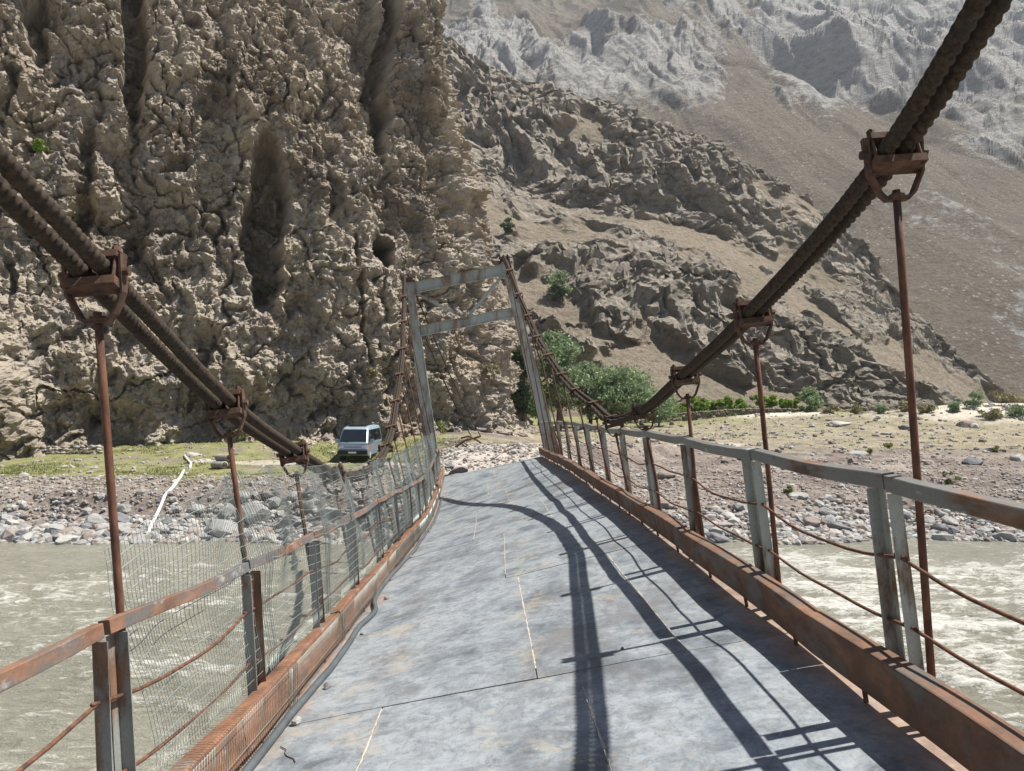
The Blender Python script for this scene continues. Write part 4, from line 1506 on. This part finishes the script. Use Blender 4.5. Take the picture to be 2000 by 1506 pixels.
def build_grass():
    rs = np.random.default_rng(3)
    n = 90000
    x = rs.uniform(-24, 6, n)
    y = rs.uniform(28.8, 47, n)
    x2, y2 = rs.uniform(4, 46, n // 7), rs.uniform(44, 80, n // 7)
    X, Y = np.concatenate([x, x2]), np.concatenate([y, y2])
    p = np.stack([X, Y, X * 0], -1)
    nz = fbm(p * .25, 3, 21) + .7 * fbm(p * 1.3, 3, 23)
    rd = np.abs(X - np.interp(Y, [24, 27, 34, 42, 50, 58, 70], [-.75, -.75, .1, 6, 14, 27, 50]))
    keep = (nz > -.05) & (rd > 3.2) & ((X < -3.4) | (Y > 38))
    keep &= ~((np.abs(Y - np.interp(X, [-16, -8, -3, 0], [37.5, 37.8, 34, 31])) < 1.1) & (X < 0) & (X > -16))
    X, Y, nz = X[keep], Y[keep], nz[keep]
    m = len(X)
    Z = H(X, Y)
    hgt = rs.uniform(.04, .13, m) * np.clip(.6 + nz, .5, 1.6)
    a = rs.uniform(0, 6.28, m)
    w = rs.uniform(.012, .03, m) * (1 + .5 * (Y > 44))
    b = np.stack([X, Y, Z - .02], -1)
    dv = np.stack([np.cos(a) * w, np.sin(a) * w, a * 0], -1)
    t = b + np.stack([rs.normal(0, .04, m), rs.normal(0, .04, m), hgt], -1)
    V = np.stack([b - dv, b + dv, t], 1).reshape(-1, 3)
    me = np_mesh('grass', V, np.arange(m * 3).reshape(m, 3), M['grass'], False)
    tagged(add_obj('grass', me), 'short thin green grass on the river flat below the cliff', 'grass', kind='stuff')


# ------------------------------------------------------------------ the van
def build_van():
    body_m = mat_plain('van_paint', (.33, .42, .49), .35, .25, .5, .12, 1.5)
    low_m = mat_plain('van_lower_paint', (.20, .24, .33), .4, .2, .5, .15, 2.)
    glass = mat_plain('van_glass', (.012, .016, .022), .06, 0, .6, .2, 2.)
    black = mat_plain('van_black', (.02, .02, .022), .6, 0, .4, .3, 6.)
    lamp = mat_plain('van_lamp', (.6, .6, .58), .15, .2, .6, .1)
    amber = mat_plain('van_amber', (.55, .20, .05), .3, 0, .5, .1)
    g = Vector((-8.95, 44.0, 0))
    g.z = float(H(g.x, g.y, False)[0]) + .02
    van = empty('parked_van', tuple(g), math.radians(270))
    tagged(van, 'silver blue minivan with twin roof panels parked at the foot of the cliff', 'van')
    hw = lambda z: .84 - .11 * max(0., (z - 1.02) / .9)**1.3

    def shell(prof, ys=7):
        """Loft a side profile (x, z) across the width with rounded shoulders."""
        mb = MB()
        fr = [-1, -.93, -.75, 0, .75, .93, 1]
        inset = [.10, .03, 0, 0, 0, .03, .10]
        cx, cz = sum(p[0] for p in prof) / len(prof), 1.1
        n = len(prof)
        for f, ins in zip(fr, inset):
            for x, z in prof:
                mb.v.append((x - ins * (1 if x > 0 else -1) * .7, f * hw(z), z - (ins * .6 if z > 1.7 else 0)))
        for i in range(len(fr) - 1):
            for k in range(n):
                a, b = i * n + k, i * n + (k + 1) % n
                mb.f.append((a, a + n, b + n, b))
        mb.f.append(tuple(range(n)))
        mb.f.append(tuple((len(fr) - 1) * n + k for k in range(n))[::-1])
        return mb
    up = [(2.20, .92), (2.10, 1.06), (1.50, 1.80), (1.28, 1.90), (.4, 1.955), (-1.2, 1.965), (-2.0, 1.93), (-2.22, 1.78), (-2.32, 1.0), (-2.33, .92)]
    lo = [(2.21, .92), (-2.33, .92), (-2.33, .42), (-2.1, .30), (2.05, .30), (2.26, .45), (2.28, .70)]
    shell(up).build('body', body_m, van, True, local=True)
    shell(lo[::-1]).build('lower_body', low_m, van, False, local=True)

    def pane(pts, mat, name, th=.012):
        mb = MB()
        pts = [Vector(p) for p in pts]
        nn = (pts[1] - pts[0]).cross(pts[2] - pts[0]).normalized()
        n = len(pts)
        mb.v = [tuple(p - nn * th) for p in pts] + [tuple(p + nn * th) for p in pts]
        mb.f = [tuple(range(n))[::-1], tuple(range(n, 2 * n))] + [(i, (i + 1) % n, n + (i + 1) % n, n + i) for i in range(n)]
        return mb.build(name, mat, van, local=True)
    ws = lambda t, f, o=.02: (2.10 - .60 * t + o, f * (hw(1.06 + .74 * t) - .09), 1.06 + .74 * t + o * .8)
    pane([ws(.05, -1), ws(.05, 1), ws(.93, 1), ws(.93, -1)], glass, 'windscreen')
    for s in (-1, 1):
        sd = lambda x, z, s=s: (x, s * (hw(z) + .002), z)
        for name, a, b, c, d in (('front_window', 1.88, 1.05, 1.42, 1.03), ('middle_window', .96, -.45, .96, -.45), ('rear_window', -.52, -2.05, -.52, -1.92)):
            q = [sd(a, 1.08), sd(b, 1.08), sd(d, 1.74), sd(c, 1.74)]
            pane(q, glass, name)
        pane([(2.235, s * .52, .66), (2.235, s * .80, .66), (2.225, s * .80, .84), (2.225, s * .52, .84)], lamp, 'headlight', .03)
        pane([(2.20, s * .80, .66), (2.10, s * .865, .66), (2.08, s * .865, .84), (2.20, s * .80, .84)], amber, 'indicator', .02)
        MB().box((1.72, s * 1.0, 1.12), (.04, 0, 0), (0, .09, 0), (0, 0, .11)).bar((1.74, s * .80, 1.10), (1.72, s * .95, 1.10), .04, .04).build('wing_mirror', body_m, van, local=True)
        for x in (1.42, -1.35):
            wh = MB().tube([(x, s * .60, .31), (x, s * .83, .31)], .32, 20).build('wheel', black, van, local=True)
            MB().tube([(x, s * .80, .31), (x, s * .845, .31)], .19, 16).build('rim', lamp, wh, local=True)
        MB().box((-2.34, s * .74, 1.0), (.02, 0, 0), (0, .06, 0), (0, 0, .22)).build('tail_lamp', amber, van, local=True)
    MB().box((2.25, 0, .50), (.10, 0, 0), (0, .83, 0), (0, 0, .11)).build('bumper', black, van, local=True)
    MB().box((2.24, 0, .75), (.012, 0, 0), (0, .48, 0), (0, 0, .07)).build('grille', black, van, local=True)
    MB().box((2.36, 0, .50), (.006, 0, 0), (0, .22, 0), (0, 0, .05)).build('number_plate', lamp, van, local=True)
    MB().bar((2.16, -.55, 1.075), (2.02, .1, 1.14), .02, .02).build('wiper', black, van, local=True)
    for x in (.72, -.55):
        MB().box((x, 0, 1.962), (.42, 0, .0), (0, .52, 0), (0, 0, .012)).build('roof_panel', glass, van, local=True)


# ------------------------------------------------------------------ small things on the bank and the deck
def build_small():
    pts = [hit(x, y, 20) for x, y in ((286, 1060), (292, 1040), (303, 1018), (314, 995), (322, 972), (338, 955), (352, 938), (359, 922))]
    mb = MB().tube([p + Vector((0, 0, .10)) for p in pts], .062, 9)
    tagged(mb.build('hose', M['hose'], None, True), 'thick white hose running down the cobbles into the river', 'hose')
    pts = [hit(x, y, 20) for x, y in ((371, 916), (373, 909), (366, 903), (362, 897), (360, 890))]
    tagged(MB().tube([p + Vector((0, 0, .08)) for p in pts], .055, 8).build('hose', M['hose'], None, True), 'short end of white hose lying in the grass above the cobbles', 'hose')
    # concrete pipes stacked on the grass
    base = hit(436, 916, 26)
    d = Vector((.75, -.65, .05)).normalized()
    s = Vector((d.y, -d.x, 0)).normalized()
    for k, (o, z, lab) in enumerate(((-.19, .17, 'left concrete drain pipe at the bottom of the stack on the grass'), (.19, .17, 'concrete drain pipe at the bottom of the stack beside the rubble'), (0., .49, 'concrete drain pipe resting on top of the stacked pipes'))):
        c = base + s * o + Vector((0, 0, z))
        mb = MB()
        mb.tube([c - d * .5, c + d * .5], .17, 16, False)
        mb.tube([c + d * .5, c - d * .5], .125, 16, False)
        n = 16
        b = len(mb.v) - 4 * n
        for i in range(n):
            j = (i + 1) % n
            mb.f.append((b + n + i, b + n + j, b + 2 * n + (n - j) % n, b + 2 * n + (n - i) % n))
        lab = ['concrete drain pipe lying in the grass on the netting side of its stack', 'concrete drain pipe lying in the grass on the cliff side of its stack', 'concrete drain pipe resting on top of two others in the grass'][k]
        tagged(mb.build('drain_pipe', M['concrete'], None, True), lab, 'pipe')
    # bent rods at the cable anchor
    a = hit(925, 858, 30, 50)
    shapes = [
        ([(872, 893), (890, 876), (908, 860), (926, 856), (938, 852)], .05, 'long bent rusty rod reaching from the cable anchor to the deck end'),
        ([(888, 886), (890, 872), (900, 864), (908, 872), (912, 884)], .035, 'rusty rod bent into a hoop beside the cable anchor'),
        ([(900, 856), (915, 852), (932, 860), (940, 866)], .045, 'short crooked rusty rod on top of the cable anchor'),
        ([(905, 864), (914, 874), (911, 890)], .03, 'thin rusty rod hanging down from the cable anchor'),
    ]
    for k, (pp, r, lab) in enumerate(shapes):
        Y = 33.0 + .25 * k
        q = []
        for x, y in pp:
            v = P(x, y, Y)
            v.z = max(v.z, float(H(v.x, v.y)[0]) + .03)
            q.append(v)
        fine = []
        for i in range(len(q) - 1):
            for j in range(4):
                fine.append(q[i].lerp(q[i + 1], j / 4))
        fine.append(q[-1])
        tagged(MB().tube(fine, r, 7).build('bent_rod', M['rust'], None, True), lab, 'rod')
    pts = [hit(x, y, 26.9, 40) + Vector((0, 0, .03)) for x, y in ((958, 898), (985, 885), (1010, 876), (1040, 864))]
    tagged(MB().tube(pts, .02, 6).build('loose_cable', M['rope'], None, True), 'thin dark cable lying across the gravel beyond the deck', 'cable')
    # stones lying on the deck
    loose = [(577, 1416, 26, 'stone_pale', 'pale rounded stone, largest on the deck, beside the black conduit'),
             (635, 1345, 20, 'stone_dark', 'dark angular stone on the deck beside the conduit'),
             (684, 1246, 12, 'stone_brown', None), (650, 1300, 10, 'stone_brown', None), (704, 1240, 9, 'stone_dark', None), (752, 1170, 12, 'stone_brown', None), (800, 1090, 10, 'stone_brown', None),
             (762, 1133, 10, 'stone_dark', None), (835, 1040, 10, 'stone_brown', None), (1213, 1268, 9, 'stone_brown', None), (680, 1262, 8, 'stone_dark', None)]
    for k, (px, py, wd, mat, lab) in enumerate(loose):
        q, u, z = deck_hit(px, py)
        r = wd / FPX * z / 2
        o = put_stone('loose_stone', k % 9, mat, deck(u, z) + dup_(z) * r * .35, (r, r * .9, r * 1.2), random.uniform(0, 6))
        tagged(o, lab or ('small brown stone chip lying on the steel deck' if mat == 'stone_brown' else 'tiny dark stone chip lying on the steel deck'), 'stone', None if lab else 'stone chips on the deck')
    for px, py, dx, dy, lab in ((548, 1460, 26, 30, 'thin bent wire scrap on the deck beside the conduit'),):
        q = [deck_hit(px + dx * t + 6 * math.sin(9 * t), py + dy * t)[0] + Vector((0, 0, .006)) for t in (0, .2, .4, .6, .8, 1.)]
        tagged(MB().tube(q, .003, 5).build('wire_scrap', M['rust'], None, True), lab, 'wire')


build_boulders()
build_cobbles()
build_walls()
build_plants()
build_grass()
build_van()
build_small()
build_haze()
